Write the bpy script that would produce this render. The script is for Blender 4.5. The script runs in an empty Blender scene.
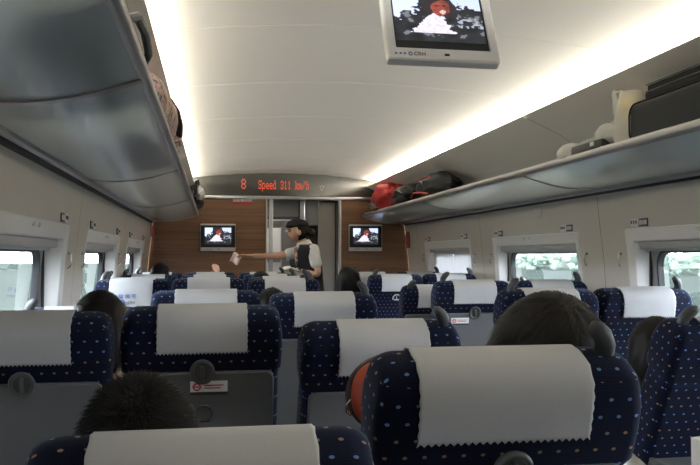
import bpy, bmesh, math, random
from mathutils import Vector, Matrix, noise
R = math.radians
sc = bpy.context.scene
col = sc.collection

# ------------------------------------------------------------------ camera, world, lights, exposure
cam_d = bpy.data.cameras.new('camera')
cam = bpy.data.objects.new('camera', cam_d)
col.objects.link(cam)
cam_d.sensor_width = 36.0
cam_d.lens = 780 * 36.0 / 700
cam_d.clip_start = 0.05
cam_d.clip_end = 600
cam.location = (0, 0, 1.33)
cam.rotation_euler = (R(90 + 1.726), 0, R(-9.886))
sc.camera = cam

world = bpy.data.worlds.new('overcast_sky')
sc.world = world
world.use_nodes = True
bg = world.node_tree.nodes['Background']
bg.inputs[0].default_value = (0.86, 0.94, 1.04, 1)
bg.inputs[1].default_value = 20.0

XM = 0.76          # centre line of the car
Y0, Y1 = -1.0, 8.85  # rear wall, end wall
for s_, nm in ((-1, 'cove_lamp_left'), (1, 'cove_lamp_right')):
    ld = bpy.data.lights.new(nm, 'AREA')
    ld.shape = 'RECTANGLE'
    ld.size = 8.9
    ld.size_y = 0.03
    ld.energy = 50
    ld.color = (1.0, 0.94, 0.80)
    lo = bpy.data.objects.new(nm, ld)
    col.objects.link(lo)
    lo.location = (XM + s_ * 1.13, 4.35, 2.136)
    # aim up and inwards at the ceiling
    d = Vector((-s_ * 1.0, 0, 0.06)).normalized()
    xax = Vector((0, 1, 0))
    zax = -d
    yax = zax.cross(xax)
    lo.rotation_euler = Matrix((xax, yax, zax)).transposed().to_euler()

vs = sc.view_settings
vs.view_transform = 'Standard'
vs.look = 'None'
vs.gamma = 1.0
vs.use_curve_mapping = False
vs.exposure = 0.70
sc.render.film_transparent = False
sc.cycles.use_denoising = True
sc.cycles.max_bounces = 10
sc.cycles.diffuse_bounces = 5
sc.cycles.transparent_max_bounces = 16
sc.cycles.sample_clamp_indirect = 6.0
sc.cycles.caustics_reflective = False
sc.cycles.caustics_refractive = False

rng = random.Random(7)

# ------------------------------------------------------------------ materials
MATS = {}


class NT:
    """tiny helper for node maths"""
    def __init__(s, m):
        m.use_nodes = True
        s.t = m.node_tree
        s.n = s.t.nodes
        s.b = s.n['Principled BSDF']
        s.out = s.n['Material Output']

    def new(s, ty, **kw):
        n = s.n.new(ty)
        for k, v in kw.items():
            setattr(n, k, v)
        return n

    def link(s, a, b):
        s.t.links.new(a, b)

    def math(s, op, a, b=None, c=None):
        n = s.n.new('ShaderNodeMath')
        n.operation = op
        for i, v in enumerate((a, b, c)):
            if v is None:
                continue
            if isinstance(v, (int, float)):
                n.inputs[i].default_value = v
            else:
                s.link(v, n.inputs[i])
        return n.outputs[0]

    def mix(s, f, a, b):
        n = s.n.new('ShaderNodeMix')
        n.data_type = 'RGBA'
        for sock, v in ((n.inputs[0], f), (n.inputs[6], a), (n.inputs[7], b)):
            if isinstance(v, (int, float)):
                sock.default_value = v
            elif isinstance(v, tuple):
                sock.default_value = (*v, 1) if len(v) == 3 else v
            else:
                s.link(v, sock)
        return n.outputs[2]

    def ramp(s, f, stops):
        n = s.n.new('ShaderNodeValToRGB')
        e = n.color_ramp.elements
        while len(e) < len(stops):
            e.new(0.5)
        for i, (p, c) in enumerate(stops):
            e[i].position = p
            e[i].color = (*c, 1)
        s.link(f, n.inputs[0])
        return n.outputs[0]


def pbr(name, color, rough=0.5, metal=0.0, noise_amt=0.0, noise_scale=20.0, bump=0.0, bump_scale=200.0, trans=0.0, spec=0.5, sheen=0.0):
    m = bpy.data.materials.new(name)
    t = NT(m)
    t.b.inputs['Base Color'].default_value = (*color, 1)
    t.b.inputs['Roughness'].default_value = rough
    t.b.inputs['Metallic'].default_value = metal
    t.b.inputs['Specular IOR Level'].default_value = spec
    if sheen:
        t.b.inputs['Sheen Weight'].default_value = sheen
    if noise_amt or bump:
        tc = t.new('ShaderNodeTexCoord')
    if noise_amt:
        nz = t.new('ShaderNodeTexNoise')
        nz.inputs['Scale'].default_value = noise_scale
        nz.inputs['Detail'].default_value = 4
        t.link(tc.outputs['Object'], nz.inputs['Vector'])
        lo = tuple(c * (1 - noise_amt) for c in color)
        hi = tuple(min(1, c * (1 + noise_amt)) for c in color)
        t.link(t.mix(nz.outputs[0], lo, hi), t.b.inputs['Base Color'])
    if bump:
        nb = t.new('ShaderNodeTexNoise')
        nb.inputs['Scale'].default_value = bump_scale
        t.link(tc.outputs['Object'], nb.inputs['Vector'])
        bp = t.new('ShaderNodeBump')
        bp.inputs['Strength'].default_value = bump
        bp.inputs['Distance'].default_value = 0.002
        t.link(nb.outputs[0], bp.inputs['Height'])
        t.link(bp.outputs[0], t.b.inputs['Normal'])
    MATS[name] = m
    return m


def emis(name, color, strength):
    m = bpy.data.materials.new(name)
    t = NT(m)
    t.b.inputs['Base Color'].default_value = (*[c * .2 for c in color], 1)
    t.b.inputs['Emission Color'].default_value = (*color, 1)
    t.b.inputs['Emission Strength'].default_value = strength
    MATS[name] = m
    return m


def translucent(name, color, amount, rough=0.4, transp=0.0):
    """thin sheet: part diffuse, part translucent, part clear"""
    m = bpy.data.materials.new(name)
    t = NT(m)
    t.b.inputs['Base Color'].default_value = (*color, 1)
    t.b.inputs['Roughness'].default_value = rough
    tr = t.new('ShaderNodeBsdfTranslucent')
    tr.inputs[0].default_value = (*color, 1)
    mx = t.new('ShaderNodeMixShader')
    mx.inputs[0].default_value = amount
    t.link(t.b.outputs[0], mx.inputs[1])
    t.link(tr.outputs[0], mx.inputs[2])
    last = mx
    if transp:
        tp = t.new('ShaderNodeBsdfTransparent')
        m2 = t.new('ShaderNodeMixShader')
        m2.inputs[0].default_value = transp
        t.link(mx.outputs[0], m2.inputs[1])
        t.link(tp.outputs[0], m2.inputs[2])
        last = m2
    t.link(last.outputs[0], t.out.inputs[0])
    MATS[name] = m
    return m


def frosted(name, color):
    """satin glass shelf: soft translucency under a smooth-ish reflective face"""
    m = bpy.data.materials.new(name)
    t = NT(m)
    t.b.inputs['Base Color'].default_value = (*color, 1)
    t.b.inputs['Roughness'].default_value = 0.6
    tr = t.new('ShaderNodeBsdfTranslucent')
    tr.inputs[0].default_value = (*color, 1)
    mx = t.new('ShaderNodeMixShader')
    mx.inputs[0].default_value = 0.6
    t.link(t.b.outputs[0], mx.inputs[1])
    t.link(tr.outputs[0], mx.inputs[2])
    gl = t.new('ShaderNodeBsdfGlossy')
    gl.inputs['Roughness'].default_value = 0.18
    fr = t.new('ShaderNodeFresnel')
    fr.inputs[0].default_value = 1.5
    m2 = t.new('ShaderNodeMixShader')
    t.link(fr.outputs[0], m2.inputs[0])
    t.link(mx.outputs[0], m2.inputs[1])
    t.link(gl.outputs[0], m2.inputs[2])
    t.link(m2.outputs[0], t.out.inputs[0])
    MATS[name] = m
    return m


def pane_glass(name, tint):
    m = bpy.data.materials.new(name)
    t = NT(m)
    tp = t.new('ShaderNodeBsdfTransparent')
    tp.inputs[0].default_value = (*tint, 1)
    gl = t.new('ShaderNodeBsdfGlossy')
    gl.inputs['Roughness'].default_value = 0.02
    fr = t.new('ShaderNodeFresnel')
    fr.inputs[0].default_value = 1.45
    mx = t.new('ShaderNodeMixShader')
    t.link(t.math('MULTIPLY', fr.outputs[0], 0.7), mx.inputs[0])
    t.link(tp.outputs[0], mx.inputs[1])
    t.link(gl.outputs[0], mx.inputs[2])
    t.link(mx.outputs[0], t.out.inputs[0])
    MATS[name] = m
    return m


def seat_fabric(name):
    """navy moquette with rows of small light blue and tan woven dots (UV in metres)"""
    m = bpy.data.materials.new(name)
    t = NT(m)
    uv = t.new('ShaderNodeUVMap')
    sp = t.new('ShaderNodeSeparateXYZ')
    t.link(uv.outputs[0], sp.inputs[0])
    PV, PU = 0.0290, 0.0315
    v = t.math('DIVIDE', sp.outputs[1], PV)
    row = t.math('FLOOR', v)
    par = t.math('FLOORED_MODULO', row, 2.0)
    u = t.math('ADD', t.math('DIVIDE', sp.outputs[0], PU), t.math('MULTIPLY', par, 0.5))
    cu = t.math('FLOOR', u)
    fu = t.math('MULTIPLY', t.math('SUBTRACT', t.math('FRACT', u), 0.5), PU / 0.0036)
    fv = t.math('MULTIPLY', t.math('SUBTRACT', t.math('FRACT', v), 0.5), PV / 0.0027)
    dist = t.math('SQRT', t.math('ADD', t.math('POWER', fu, 2.0), t.math('POWER', fv, 2.0)))
    dot = t.math('LESS_THAN', dist, 1.0)
    tan = t.math('GREATER_THAN', t.math('FLOORED_MODULO', row, 4.0), 1.5)
    dc = t.mix(tan, (0.12, 0.21, 0.44), (0.29, 0.185, 0.12))
    # fine woven lattice
    g1 = t.math('LESS_THAN', t.math('FRACT', t.math('DIVIDE', sp.outputs[0], PU / 6)), 0.2)
    g2 = t.math('LESS_THAN', t.math('FRACT', t.math('DIVIDE', sp.outputs[1], PV / 6)), 0.2)
    lat = t.math('MAXIMUM', g1, g2)
    base = t.mix(lat, (0.0035, 0.0055, 0.019), (0.0065, 0.0095, 0.027))
    t.link(t.mix(dot, base, dc), t.b.inputs['Base Color'])
    t.b.inputs['Roughness'].default_value = 0.9
    t.b.inputs['Specular IOR Level'].default_value = 0.15
    t.b.inputs['Sheen Weight'].default_value = 0.12
    t.b.inputs['Sheen Roughness'].default_value = 0.4
    t.b.inputs['Sheen Tint'].default_value = (0.5, 0.65, 1, 1)
    MATS[name] = m
    return m


def wood(name):
    m = bpy.data.materials.new(name)
    t = NT(m)
    tc = t.new('ShaderNodeTexCoord')
    mp = t.new('ShaderNodeMapping')
    mp.inputs['Scale'].default_value = (1.2, 1, 55)
    t.link(tc.outputs['Object'], mp.inputs[0])
    n1 = t.new('ShaderNodeTexNoise')
    n1.inputs['Scale'].default_value = 1.0
    n1.inputs['Detail'].default_value = 6
    n1.inputs['Distortion'].default_value = 0.3
    t.link(mp.outputs[0], n1.inputs['Vector'])
    mp2 = t.new('ShaderNodeMapping')
    mp2.inputs['Scale'].default_value = (0.6, 1, 14)
    t.link(tc.outputs['Object'], mp2.inputs[0])
    n2 = t.new('ShaderNodeTexNoise')
    n2.inputs['Scale'].default_value = 1.0
    t.link(mp2.outputs[0], n2.inputs['Vector'])
    f = t.math('ADD', t.math('MULTIPLY', n1.outputs[0], 0.6), t.math('MULTIPLY', n2.outputs[0], 0.4))
    c = t.ramp(f, [(0.3, (0.145, 0.068, 0.033)), (0.5, (0.225, 0.112, 0.055)), (0.72, (0.30, 0.158, 0.080))])
    t.link(c, t.b.inputs['Base Color'])
    t.b.inputs['Roughness'].default_value = 0.42
    MATS[name] = m
    return m


def patterned(name, cols, scale, rough=0.8):
    m = bpy.data.materials.new(name)
    t = NT(m)
    tc = t.new('ShaderNodeTexCoord')
    nz = t.new('ShaderNodeTexNoise')
    nz.inputs['Scale'].default_value = scale
    nz.inputs['Detail'].default_value = 2
    nz.inputs['Distortion'].default_value = 1.2
    t.link(tc.outputs['Object'], nz.inputs['Vector'])
    stops = [(0.30 + 0.4 * i / max(1, len(cols) - 1), c) for i, c in enumerate(cols)]
    cr = t.ramp(nz.outputs[0], stops)
    for nd in t.n:
        if nd.type == 'VALTORGB':
            nd.color_ramp.interpolation = 'CONSTANT'
    t.link(cr, t.b.inputs['Base Color'])
    t.b.inputs['Roughness'].default_value = rough
    MATS[name] = m
    return m


def attr_mat(name, emission):
    """colours come from a printed / displayed picture stored in the mesh"""
    m = bpy.data.materials.new(name)
    t = NT(m)
    a = t.new('ShaderNodeAttribute')
    a.attribute_name = 'Col'
    if emission:
        t.b.inputs['Base Color'].default_value = (0.01, 0.01, 0.012, 1)
        t.link(a.outputs[0], t.b.inputs['Emission Color'])
        t.b.inputs['Emission Strength'].default_value = emission
        t.b.inputs['Roughness'].default_value = 0.25
    else:
        t.link(a.outputs[0], t.b.inputs['Base Color'])
    MATS[name] = m
    return m


M = MATS
seat_fabric('fabric')
wood('wood')
pbr('cloth', (0.495, 0.50, 0.515), 0.85, noise_amt=0.05, noise_scale=9, bump=0.25, bump_scale=500)
pbr('tray_grey', (0.115, 0.118, 0.122), 0.45)
pbr('shell_grey', (0.16, 0.165, 0.17), 0.5)
pbr('latch_grey', (0.085, 0.088, 0.09), 0.35)
pbr('latch_pale', (0.42, 0.43, 0.45), 0.4)
pbr('grip_grey', (0.050, 0.053, 0.058), 0.55)
pbr('chrome', (0.7, 0.7, 0.72), 0.18, 1.0)
pbr('aluminium', (0.52, 0.53, 0.54), 0.35, 1.0)
pbr('rail_grey', (0.36, 0.355, 0.36), 0.32, 0.55)
pbr('dark_gap', (0.012, 0.012, 0.013), 0.7)
pbr('wall_cream', (0.58, 0.545, 0.50), 0.5, noise_amt=0.03, noise_scale=3, bump=0.1, bump_scale=700)
pbr('soffit_cream', (0.65, 0.605, 0.55), 0.45)
pbr('ceiling_white', (0.76, 0.75, 0.72), 0.5)
pbr('frame_white', (0.82, 0.81, 0.80), 0.4)
pbr('frame_grey', (0.28, 0.285, 0.29), 0.45)
pbr('rubber', (0.02, 0.021, 0.024), 0.5)
pbr('blind_box', (0.42, 0.42, 0.43), 0.5)
pbr('floor_grey', (0.30, 0.31, 0.32), 0.6, noise_amt=0.25, noise_scale=60)
pbr('vestibule_grey', (0.30, 0.285, 0.265), 0.45)
pbr('vestibule_dark', (0.09, 0.088, 0.085), 0.5)
pbr('header_dark', (0.050, 0.051, 0.044), 0.12, spec=0.9)
pbr('white_plastic', (0.66, 0.66, 0.65), 0.4)
pbr('black_plastic', (0.012, 0.012, 0.014), 0.35)
pbr('tv_silver', (0.66, 0.66, 0.67), 0.4, 0.1)
pbr('paper', (0.82, 0.81, 0.79), 0.7)
pbr('paper_pink', (0.82, 0.66, 0.62), 0.7)
pbr('plate_white', (0.75, 0.76, 0.76), 0.4)
pbr('plate_dark', (0.035, 0.04, 0.045), 0.4)
pbr('print_dark', (0.05, 0.05, 0.06), 0.6)
pbr('print_blue', (0.06, 0.12, 0.42), 0.6)
pbr('print_red', (0.62, 0.03, 0.04), 0.6)
pbr('red_box', (0.36, 0.07, 0.04), 0.5)
pbr('skin', (0.62, 0.36, 0.25), 0.5, noise_amt=0.05, noise_scale=30)
pbr('skin_dark', (0.45, 0.25, 0.17), 0.5)
pbr('lips', (0.45, 0.12, 0.11), 0.45)
pbr('eye_white', (0.8, 0.8, 0.78), 0.3)
pbr('hair_black', (0.006, 0.005, 0.005), 0.5, spec=0.25)
pbr('hair_brown', (0.011, 0.008, 0.007), 0.5, spec=0.3)
pbr('hair_grey', (0.06, 0.055, 0.05), 0.6)
pbr('vest_black', (0.014, 0.013, 0.018), 0.8)
pbr('shirt_white', (0.80, 0.80, 0.80), 0.8, bump=0.3, bump_scale=40)
pbr('shirt_grey', (0.15, 0.16, 0.18), 0.85)
pbr('shirt_dark', (0.025, 0.026, 0.03), 0.85)
pbr('shirt_blue', (0.07, 0.10, 0.2), 0.85)
pbr('suitcase_grey', (0.027, 0.030, 0.029), 0.8, noise_amt=0.15, noise_scale=40, bump=0.3, bump_scale=400)
pbr('suitcase_black', (0.005, 0.005, 0.006), 0.7, spec=0.2)
pbr('nylon_black', (0.006, 0.006, 0.008), 0.6, noise_amt=0.3, noise_scale=12)
pbr('nylon_red', (0.50, 0.035, 0.03), 0.5, noise_amt=0.2, noise_scale=14)
pbr('leather_red', (0.42, 0.06, 0.025), 0.3, noise_amt=0.3, noise_scale=18)
pbr('leather_brown', (0.045, 0.022, 0.015), 0.4)
pbr('yellow_food', (0.75, 0.58, 0.16), 0.6, noise_amt=0.3, noise_scale=30)
pbr('cream_box', (0.75, 0.72, 0.52), 0.6)
pbr('packet_blue', (0.08, 0.22, 0.62), 0.4)
pbr('ground_green', (0.034, 0.043, 0.0375), 1.0, spec=0.0, noise_amt=0.4, noise_scale=0.08)
translucent('leaf_hazed', (0.33, 0.41, 0.35), 0.5, 1.0)  # lightened leaf tone stands in for the mist outside
patterned('bag_print', [(0.70, 0.54, 0.34), (0.52, 0.28, 0.28), (0.62, 0.42, 0.40), (0.20, 0.17, 0.17), (0.66, 0.55, 0.38), (0.34, 0.30, 0.30)], 11)
patterned('bag_bw', [(0.35, 0.32, 0.27), (0.04, 0.03, 0.03), (0.30, 0.27, 0.22), (0.25, 0.05, 0.04), (0.33, 0.30, 0.26)], 16)
patterned('scarf_print', [(0.12, 0.07, 0.06), (0.45, 0.28, 0.22), (0.55, 0.42, 0.36), (0.10, 0.06, 0.08)], 30)
frosted('rack_glass', (0.82, 0.96, 1.0))
translucent('plastic_film', (0.9, 0.9, 0.87), 0.45, 0.3, 0.42)
translucent('blind_cloth', (0.62, 0.62, 0.64), 0.10, 0.8)
pane_glass('pane', (0.97, 0.975, 0.97))
emis('led_red', (1.0, 0.10, 0.035), 0.7)
emis('corridor_light', (1.0, 0.97, 0.9), 6.0)
attr_mat('screen', 0.9)


# ------------------------------------------------------------------ geometry helpers
def tag(o, label=None, cat=None, group=None, kind=None):
    if label: o['label'] = label
    if cat: o['category'] = cat
    if group: o['group'] = group
    if kind: o['kind'] = kind
    return o


def empty(name, loc=(0, 0, 0), rz=0.0, label=None, cat=None, group=None):
    o = bpy.data.objects.new(name, None)
    o.empty_display_size = 0.1
    o.location = loc
    o.rotation_euler = (0, 0, rz)
    col.objects.link(o)
    return tag(o, label, cat, group)


class MB:
    """mesh builder on bmesh"""
    def __init__(s):
        s.bm = bmesh.new()

    def quadgrid(s, rows, closed_u=False, closed_v=False):
        vv = [[s.bm.verts.new(p) for p in r] for r in rows]
        nr, nc = len(vv), len(vv[0])
        for i in range(nr if closed_v else nr - 1):
            for j in range(nc if closed_u else nc - 1):
                a, b = vv[i], vv[(i + 1) % nr]
                try:
                    s.bm.faces.new((a[j], a[(j + 1) % nc], b[(j + 1) % nc], b[j]))
                except ValueError:
                    pass
        return vv

    def loft(s, rings, cap0=True, cap1=True):
        vv = s.quadgrid(rings, closed_u=True)
        if cap0: s.bm.faces.new(list(reversed(vv[0])))
        if cap1: s.bm.faces.new(vv[-1])
        return s

    def box(s, c, size, bevel=0.0, seg=2, rot=None):
        r = bmesh.ops.create_cube(s.bm, size=1.0)
        vs = r['verts']
        bmesh.ops.scale(s.bm, vec=size, verts=vs)
        if bevel > 0:
            es = list({e for v in vs for e in v.link_edges})
            rb = bmesh.ops.bevel(s.bm, geom=es, offset=bevel, segments=seg, profile=0.5, affect='EDGES')
            vs = list({v for f in rb['faces'] for v in f.verts} | {v for v in vs if v.is_valid})
        if rot is not None:
            bmesh.ops.rotate(s.bm, cent=(0, 0, 0), matrix=rot, verts=vs)
        bmesh.ops.translate(s.bm, vec=c, verts=vs)
        return s

    def quad(s, a, b, c, d):
        s.bm.faces.new([s.bm.verts.new(p) for p in (a, b, c, d)])
        return s

    def tube(s, pts, rad, n=8, caps=True, flat=1.0):
        pts = [Vector(p) for p in pts]
        if not isinstance(rad, (list, tuple)): rad = [rad] * len(pts)
        rings = []
        up = None
        for i, p in enumerate(pts):
            t = (pts[min(i + 1, len(pts) - 1)] - pts[max(i - 1, 0)]).normalized()
            if up is None:
                up = Vector((0, 0, 1)) if abs(t.z) < 0.9 else Vector((0, 1, 0))
            x = t.cross(up).normalized()
            up = x.cross(t).normalized()
            rings.append([p + (x * math.cos(2 * math.pi * k / n) + up * math.sin(2 * math.pi * k / n) * flat) * rad[i] for k in range(n)])
        s.loft(rings, caps, caps)
        return s

    def torus(s, c, rx, rz, r, n=28, m=8, axis='Y'):
        rings = []
        for i in range(n):
            a = 2 * math.pi * i / n
            ring = []
            for j in range(m):
                b = 2 * math.pi * j / m
                q = 1 + (r / rx) * math.cos(b)
                ring.append((c[0] + rx * q * math.cos(a), c[1] + r * math.sin(b), c[2] + rz * q * math.sin(a)))
            rings.append(ring)
        s.quadgrid(rings, closed_u=True, closed_v=True)
        return s

    def ellipsoid(s, c, rx, ry, rz, nu=16, nv=10, f=None):
        rings = []
        for i in range(1, nv):
            ph = math.pi * i / nv
            ring = []
            for j in range(nu):
                a = 2 * math.pi * j / nu
                p = Vector((math.sin(ph) * math.cos(a), math.sin(ph) * math.sin(a), -math.cos(ph)))
                if f: p = f(p)
                ring.append((c[0] + rx * p.x, c[1] + ry * p.y, c[2] + rz * p.z))
            rings.append(ring)
        vv = s.quadgrid(rings, closed_u=True)
        p0 = Vector((0, 0, -1)); p1 = Vector((0, 0, 1))
        if f: p0, p1 = f(p0), f(p1)
        b = s.bm.verts.new((c[0] + rx * p0.x, c[1] + ry * p0.y, c[2] + rz * p0.z))
        t = s.bm.verts.new((c[0] + rx * p1.x, c[1] + ry * p1.y, c[2] + rz * p1.z))
        for j in range(nu):
            s.bm.faces.new((b, vv[0][(j + 1) % nu], vv[0][j]))
            s.bm.faces.new((t, vv[-1][j], vv[-1][(j + 1) % nu]))
        return s

    def disc(s, c, rx, rz, th, n=24):
        """short cylinder along Y"""
        rings = []
        for y in (c[1], c[1] - th):
            rings.append([(c[0] + rx * math.cos(2 * math.pi * k / n), y, c[2] + rz * math.sin(2 * math.pi * k / n)) for k in range(n)])
        s.loft(rings)
        return s

    def mesh(s, name, smooth=True, uv=False, angle=35):
        bmesh.ops.recalc_face_normals(s.bm, faces=s.bm.faces)
        if uv:
            L = s.bm.loops.layers.uv.new('UVMap')
            for f in s.bm.faces:
                n = f.normal
                ax = max(range(3), key=lambda k: abs(n[k]))
                for lp in f.loops:
                    p = lp.vert.co
                    lp[L].uv = ((p.y, p.z) if ax == 0 else (p.x, p.z) if ax == 1 else (p.x, p.y))
        me = bpy.data.meshes.new(name)
        s.bm.to_mesh(me)
        s.bm.free()
        if smooth:
            me.shade_smooth()
            me.set_sharp_from_angle(angle=R(angle))
        return me

    def build(s, name, mat, parent=None, smooth=True, uv=False, angle=35, loc=(0, 0, 0), rot=(0, 0, 0)):
        return link(name, s.mesh(name, smooth, uv, angle), mat, parent, loc, rot)


def link(name, me, mat, parent=None, loc=(0, 0, 0), rot=(0, 0, 0)):
    o = bpy.data.objects.new(name, me)
    if mat is not None and len(me.materials) == 0:
        me.materials.append(M[mat] if isinstance(mat, str) else mat)
    o.location = loc
    o.rotation_euler = rot
    o.parent = parent
    col.objects.link(o)
    return o


def relink(o, mat):
    """another colour on a copy that shares mesh data"""
    o.material_slots[0].link = 'OBJECT'
    o.material_slots[0].material = M[mat]
    return o


def copy_tree(o, parent=None):
    c = o.copy()
    col.objects.link(c)
    c.parent = parent
    for ch in list(o.children):
        copy_tree(ch, c)
    return c


def rrect(x0, x1, y0, y1, r, n=5):
    pts = []
    for cx, cy, a0 in ((x1 - r, y1 - r, 0), (x0 + r, y1 - r, 90), (x0 + r, y0 + r, 180), (x1 - r, y0 + r, 270)):
        for k in range(n + 1):
            a = R(a0 + 90 * k / n)
            pts.append((cx + r * math.cos(a), cy + r * math.sin(a)))
    return pts


def text_mesh(s, size, extrude=0.0004, align='CENTER'):
    cu = bpy.data.curves.new('writing', 'FONT')
    cu.body = s
    cu.size = size
    cu.extrude = extrude
    cu.align_x = align
    cu.align_y = 'CENTER'
    ob = bpy.data.objects.new('writing', cu)
    col.objects.link(ob)
    dg = bpy.context.evaluated_depsgraph_get()
    me = bpy.data.meshes.new_from_object(ob.evaluated_get(dg))
    bpy.data.objects.remove(ob)
    bpy.data.curves.remove(cu)
    me.materials.clear()
    return me


def evaluated(me, mods):
    ob = bpy.data.objects.new('work', me)
    col.objects.link(ob)
    for ty, kw in mods:
        md = ob.modifiers.new(ty, ty)
        for k, v in kw.items():
            setattr(md, k, v)
    dg = bpy.context.evaluated_depsgraph_get()
    dg.update()
    out = bpy.data.meshes.new_from_object(ob.evaluated_get(dg))
    bpy.data.objects.remove(ob)
    return out


# ------------------------------------------------------------------ car cross-section
PROF = [(0.0, 1.45), (0.30, 1.49), (0.65, 1.50), (1.00, 1.49), (1.30, 1.470), (1.50, 1.447), (1.72, 1.425), (1.85, 1.40),
        (1.95, 1.33), (2.03, 1.20), (2.085, 1.08), (2.13, 0.977)]


def half(z):
    for (z0, h0), (z1, h1) in zip(PROF, PROF[1:]):
        if z <= z1:
            return h0 + (h1 - h0) * (z - z0) / (z1 - z0)
    return PROF[-1][1]


def ceil_z(h):
    return 2.272 - 0.062 * (h / 0.95) ** 2


# floor
tag(MB().box((XM, (Y0 + Y1) / 2, -0.025), (3.02, Y1 - Y0 + 0.2, 0.05)).build('floor', 'floor_grey'), kind='structure')

# side walls: panels with window openings, one per bay, seams over dark backing strips
WIN_C = [7.30, 5.24, 3.18, 1.12]
WH = 0.75
WZ0, WZ1 = 0.76, 1.475
SEAMS = [-1.0, 0.09, 2.15, 4.21, 6.27, 8.33, 8.85]
for side, nm in ((-1, 'wall_left'), (1, 'wall_right')):
    def P(y, z, off=0.0):
        return (XM + side * (half(z) + off), y, z)
    back = MB()
    for y in SEAMS[1:-1]:
        zs = [0, 0.3, 0.65, 0.85, 1.0, 1.15, 1.3, 1.5, 1.71]
        back.quadgrid([[P(y - 0.14, z, 0.004) for z in zs], [P(y + 0.14, z, 0.004) for z in zs]])
    wall = tag(back.build(nm, 'dark_gap'), kind='structure')
    for ya, yb in zip(SEAMS, SEAMS[1:]):
        a, b = ya + 0.002, yb - 0.002
        wc = [c for c in WIN_C if ya < c < yb]
        m = MB()
        zlo = [0, 0.30, 0.65, WZ0]
        zhi = [WZ1, 1.60, 1.71]
        zmid = [WZ0, 0.85, 1.0, 1.15, 1.3, WZ1]
        if wc:
            c = wc[0]
            for zz in (zlo, zhi):
                m.quadgrid([[P(y, z) for z in zz] for y in (a, c - WH, c + WH, b)])
            m.quadgrid([[P(y, z) for z in zmid] for y in (a, c - WH)])
            m.quadgrid([[P(y, z) for z in zmid] for y in (c + WH, b)])
        else:
            m.quadgrid([[P(y, z) for z in zlo + zmid[1:] + zhi[1:]] for y in (a, b)])
        bmesh.ops.remove_doubles(m.bm, verts=m.bm.verts, dist=1e-5)
        m.build('wall_panel', 'wall_cream', wall, angle=30)
    soff = empty('trim_%d' % (1 if side < 0 else 2), (0, 0, 0)); soff['kind'] = 'structure'
    # strip of wall behind the rack and the curved soffit above it, one piece per bay
    for ya, yb in zip(SEAMS, SEAMS[1:]):
        zs = [1.705, 1.78, 1.85, 1.90, 1.95, 1.99, 2.03, 2.085, 2.13]
        m = MB()
        rows = []
        for z in zs:
            rows.append([P(ya + 0.0025, z), P(yb - 0.0025, z)])
        # small turned-down lip at the light gap
        rows.append([(XM + side * 0.985, ya + 0.0025, 2.137), (XM + side * 0.985, yb - 0.0025, 2.137)])
        rows.append([(XM + side * 1.0, ya + 0.0025, 2.130), (XM + side * 1.0, yb - 0.0025, 2.130)])
        m.quadgrid(rows)
        m.build('soffit_panel', 'soffit_cream', soff, angle=50)
    m = MB()
    for y in SEAMS[1:-1]:
        m.quadgrid([[P(y + e, z, 0.006) for z in (1.715, 1.85, 1.95, 2.03, 2.085, 2.12)] for e in (-0.02, 0.02)])
    m.build('seam_backing', 'dark_gap', soff)
    # back of the cove
    m = MB()
    m.quadgrid([[(XM + side * 1.20, y, z) for z in (2.035, 2.20)] for y in (Y0, Y1)])
    m.build('cove_back', 'soffit_cream', soff)
    # window sides
    for k, c in enumerate(WIN_C):
        w = empty('window_%d' % (k + 1 + (0 if side == -1 else 4)), P(c, 0.76), 0)
        w['kind'] = 'structure'
        ox, oy, oz = w.location

        def Q(y, z, off):
            p = P(c + y, z, off)
            return (p[0] - ox, p[1] - oy, p[2] - oz)
        def ring(hy, z0, z1, r, off, n=5):
            pts = rrect(-hy, hy, z0, z1, r, n)
            out = []
            for (ya_, za_), (yb_, zb_) in zip(pts, pts[1:] + pts[:1]):
                out.append((ya_, za_))
                if abs(zb_ - za_) > 0.2:       # follow the curve of the wall along the uprights
                    zs_ = [z for z in (0.85, 1.0, 1.15, 1.3) if min(za_, zb_) < z < max(za_, zb_)]
                    zs_ = zs_ if zb_ > za_ else zs_[::-1]
                    while len(zs_) < 4: zs_.insert(len(zs_) // 2, (zs_[len(zs_) // 2 - 1] + zs_[len(zs_) // 2]) / 2)
                    out += [(ya_ + (yb_ - ya_) * (z - za_) / (zb_ - za_), z) for z in zs_]
            return [Q(y, z, off) for y, z in out]
        fr = MB()
        fr.quadgrid([ring(WH + 0.004, WZ0 - 0.004, WZ1 + 0.004, 0.012, 0.0), ring(WH, WZ0, WZ1, 0.012, -0.006),
                     ring(0.69, 0.825, 1.412, 0.012, 0.003), ring(0.685, 0.83, 1.408, 0.012, 0.012), ring(0.672, 0.84, 1.404, 0.012, 0.085)], closed_u=True)
        fr.build('window_frame', 'frame_white', w, angle=25)
        g = MB()
        g.quadgrid([ring(0.672, 0.84, 1.404, 0.012, 0.085), ring(0.645, 0.86, 1.385, 0.07, 0.082), ring(0.625, 0.88, 1.366, 0.085, 0.088)], closed_u=True)
        g.build('sash', 'frame_grey', w, angle=25)
        g = MB()
        g.quadgrid([ring(0.625, 0.88, 1.366, 0.085, 0.088), ring(0.618, 0.886, 1.36, 0.085, 0.080), ring(0.606, 0.896, 1.35, 0.085, 0.082), ring(0.603, 0.899, 1.347, 0.085, 0.11)], closed_u=True)
        g.build('gasket', 'rubber', w, angle=25)
        g = MB()
        vs = [g.bm.verts.new(p) for p in ring(0.61, 0.892, 1.354, 0.085, 0.098)]
        g.bm.faces.new(vs)
        g.build('pane', 'pane', w, smooth=False)
        # guide rails at both ends and the roller blind box on top
        for e in (-1, 1):
            g = MB()
            g.box(Q(e * 0.672, 1.12, 0.068), (0.012, 0.014, 0.56))
            g.build('blind_guide', 'rubber', w)
        g = MB()
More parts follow.
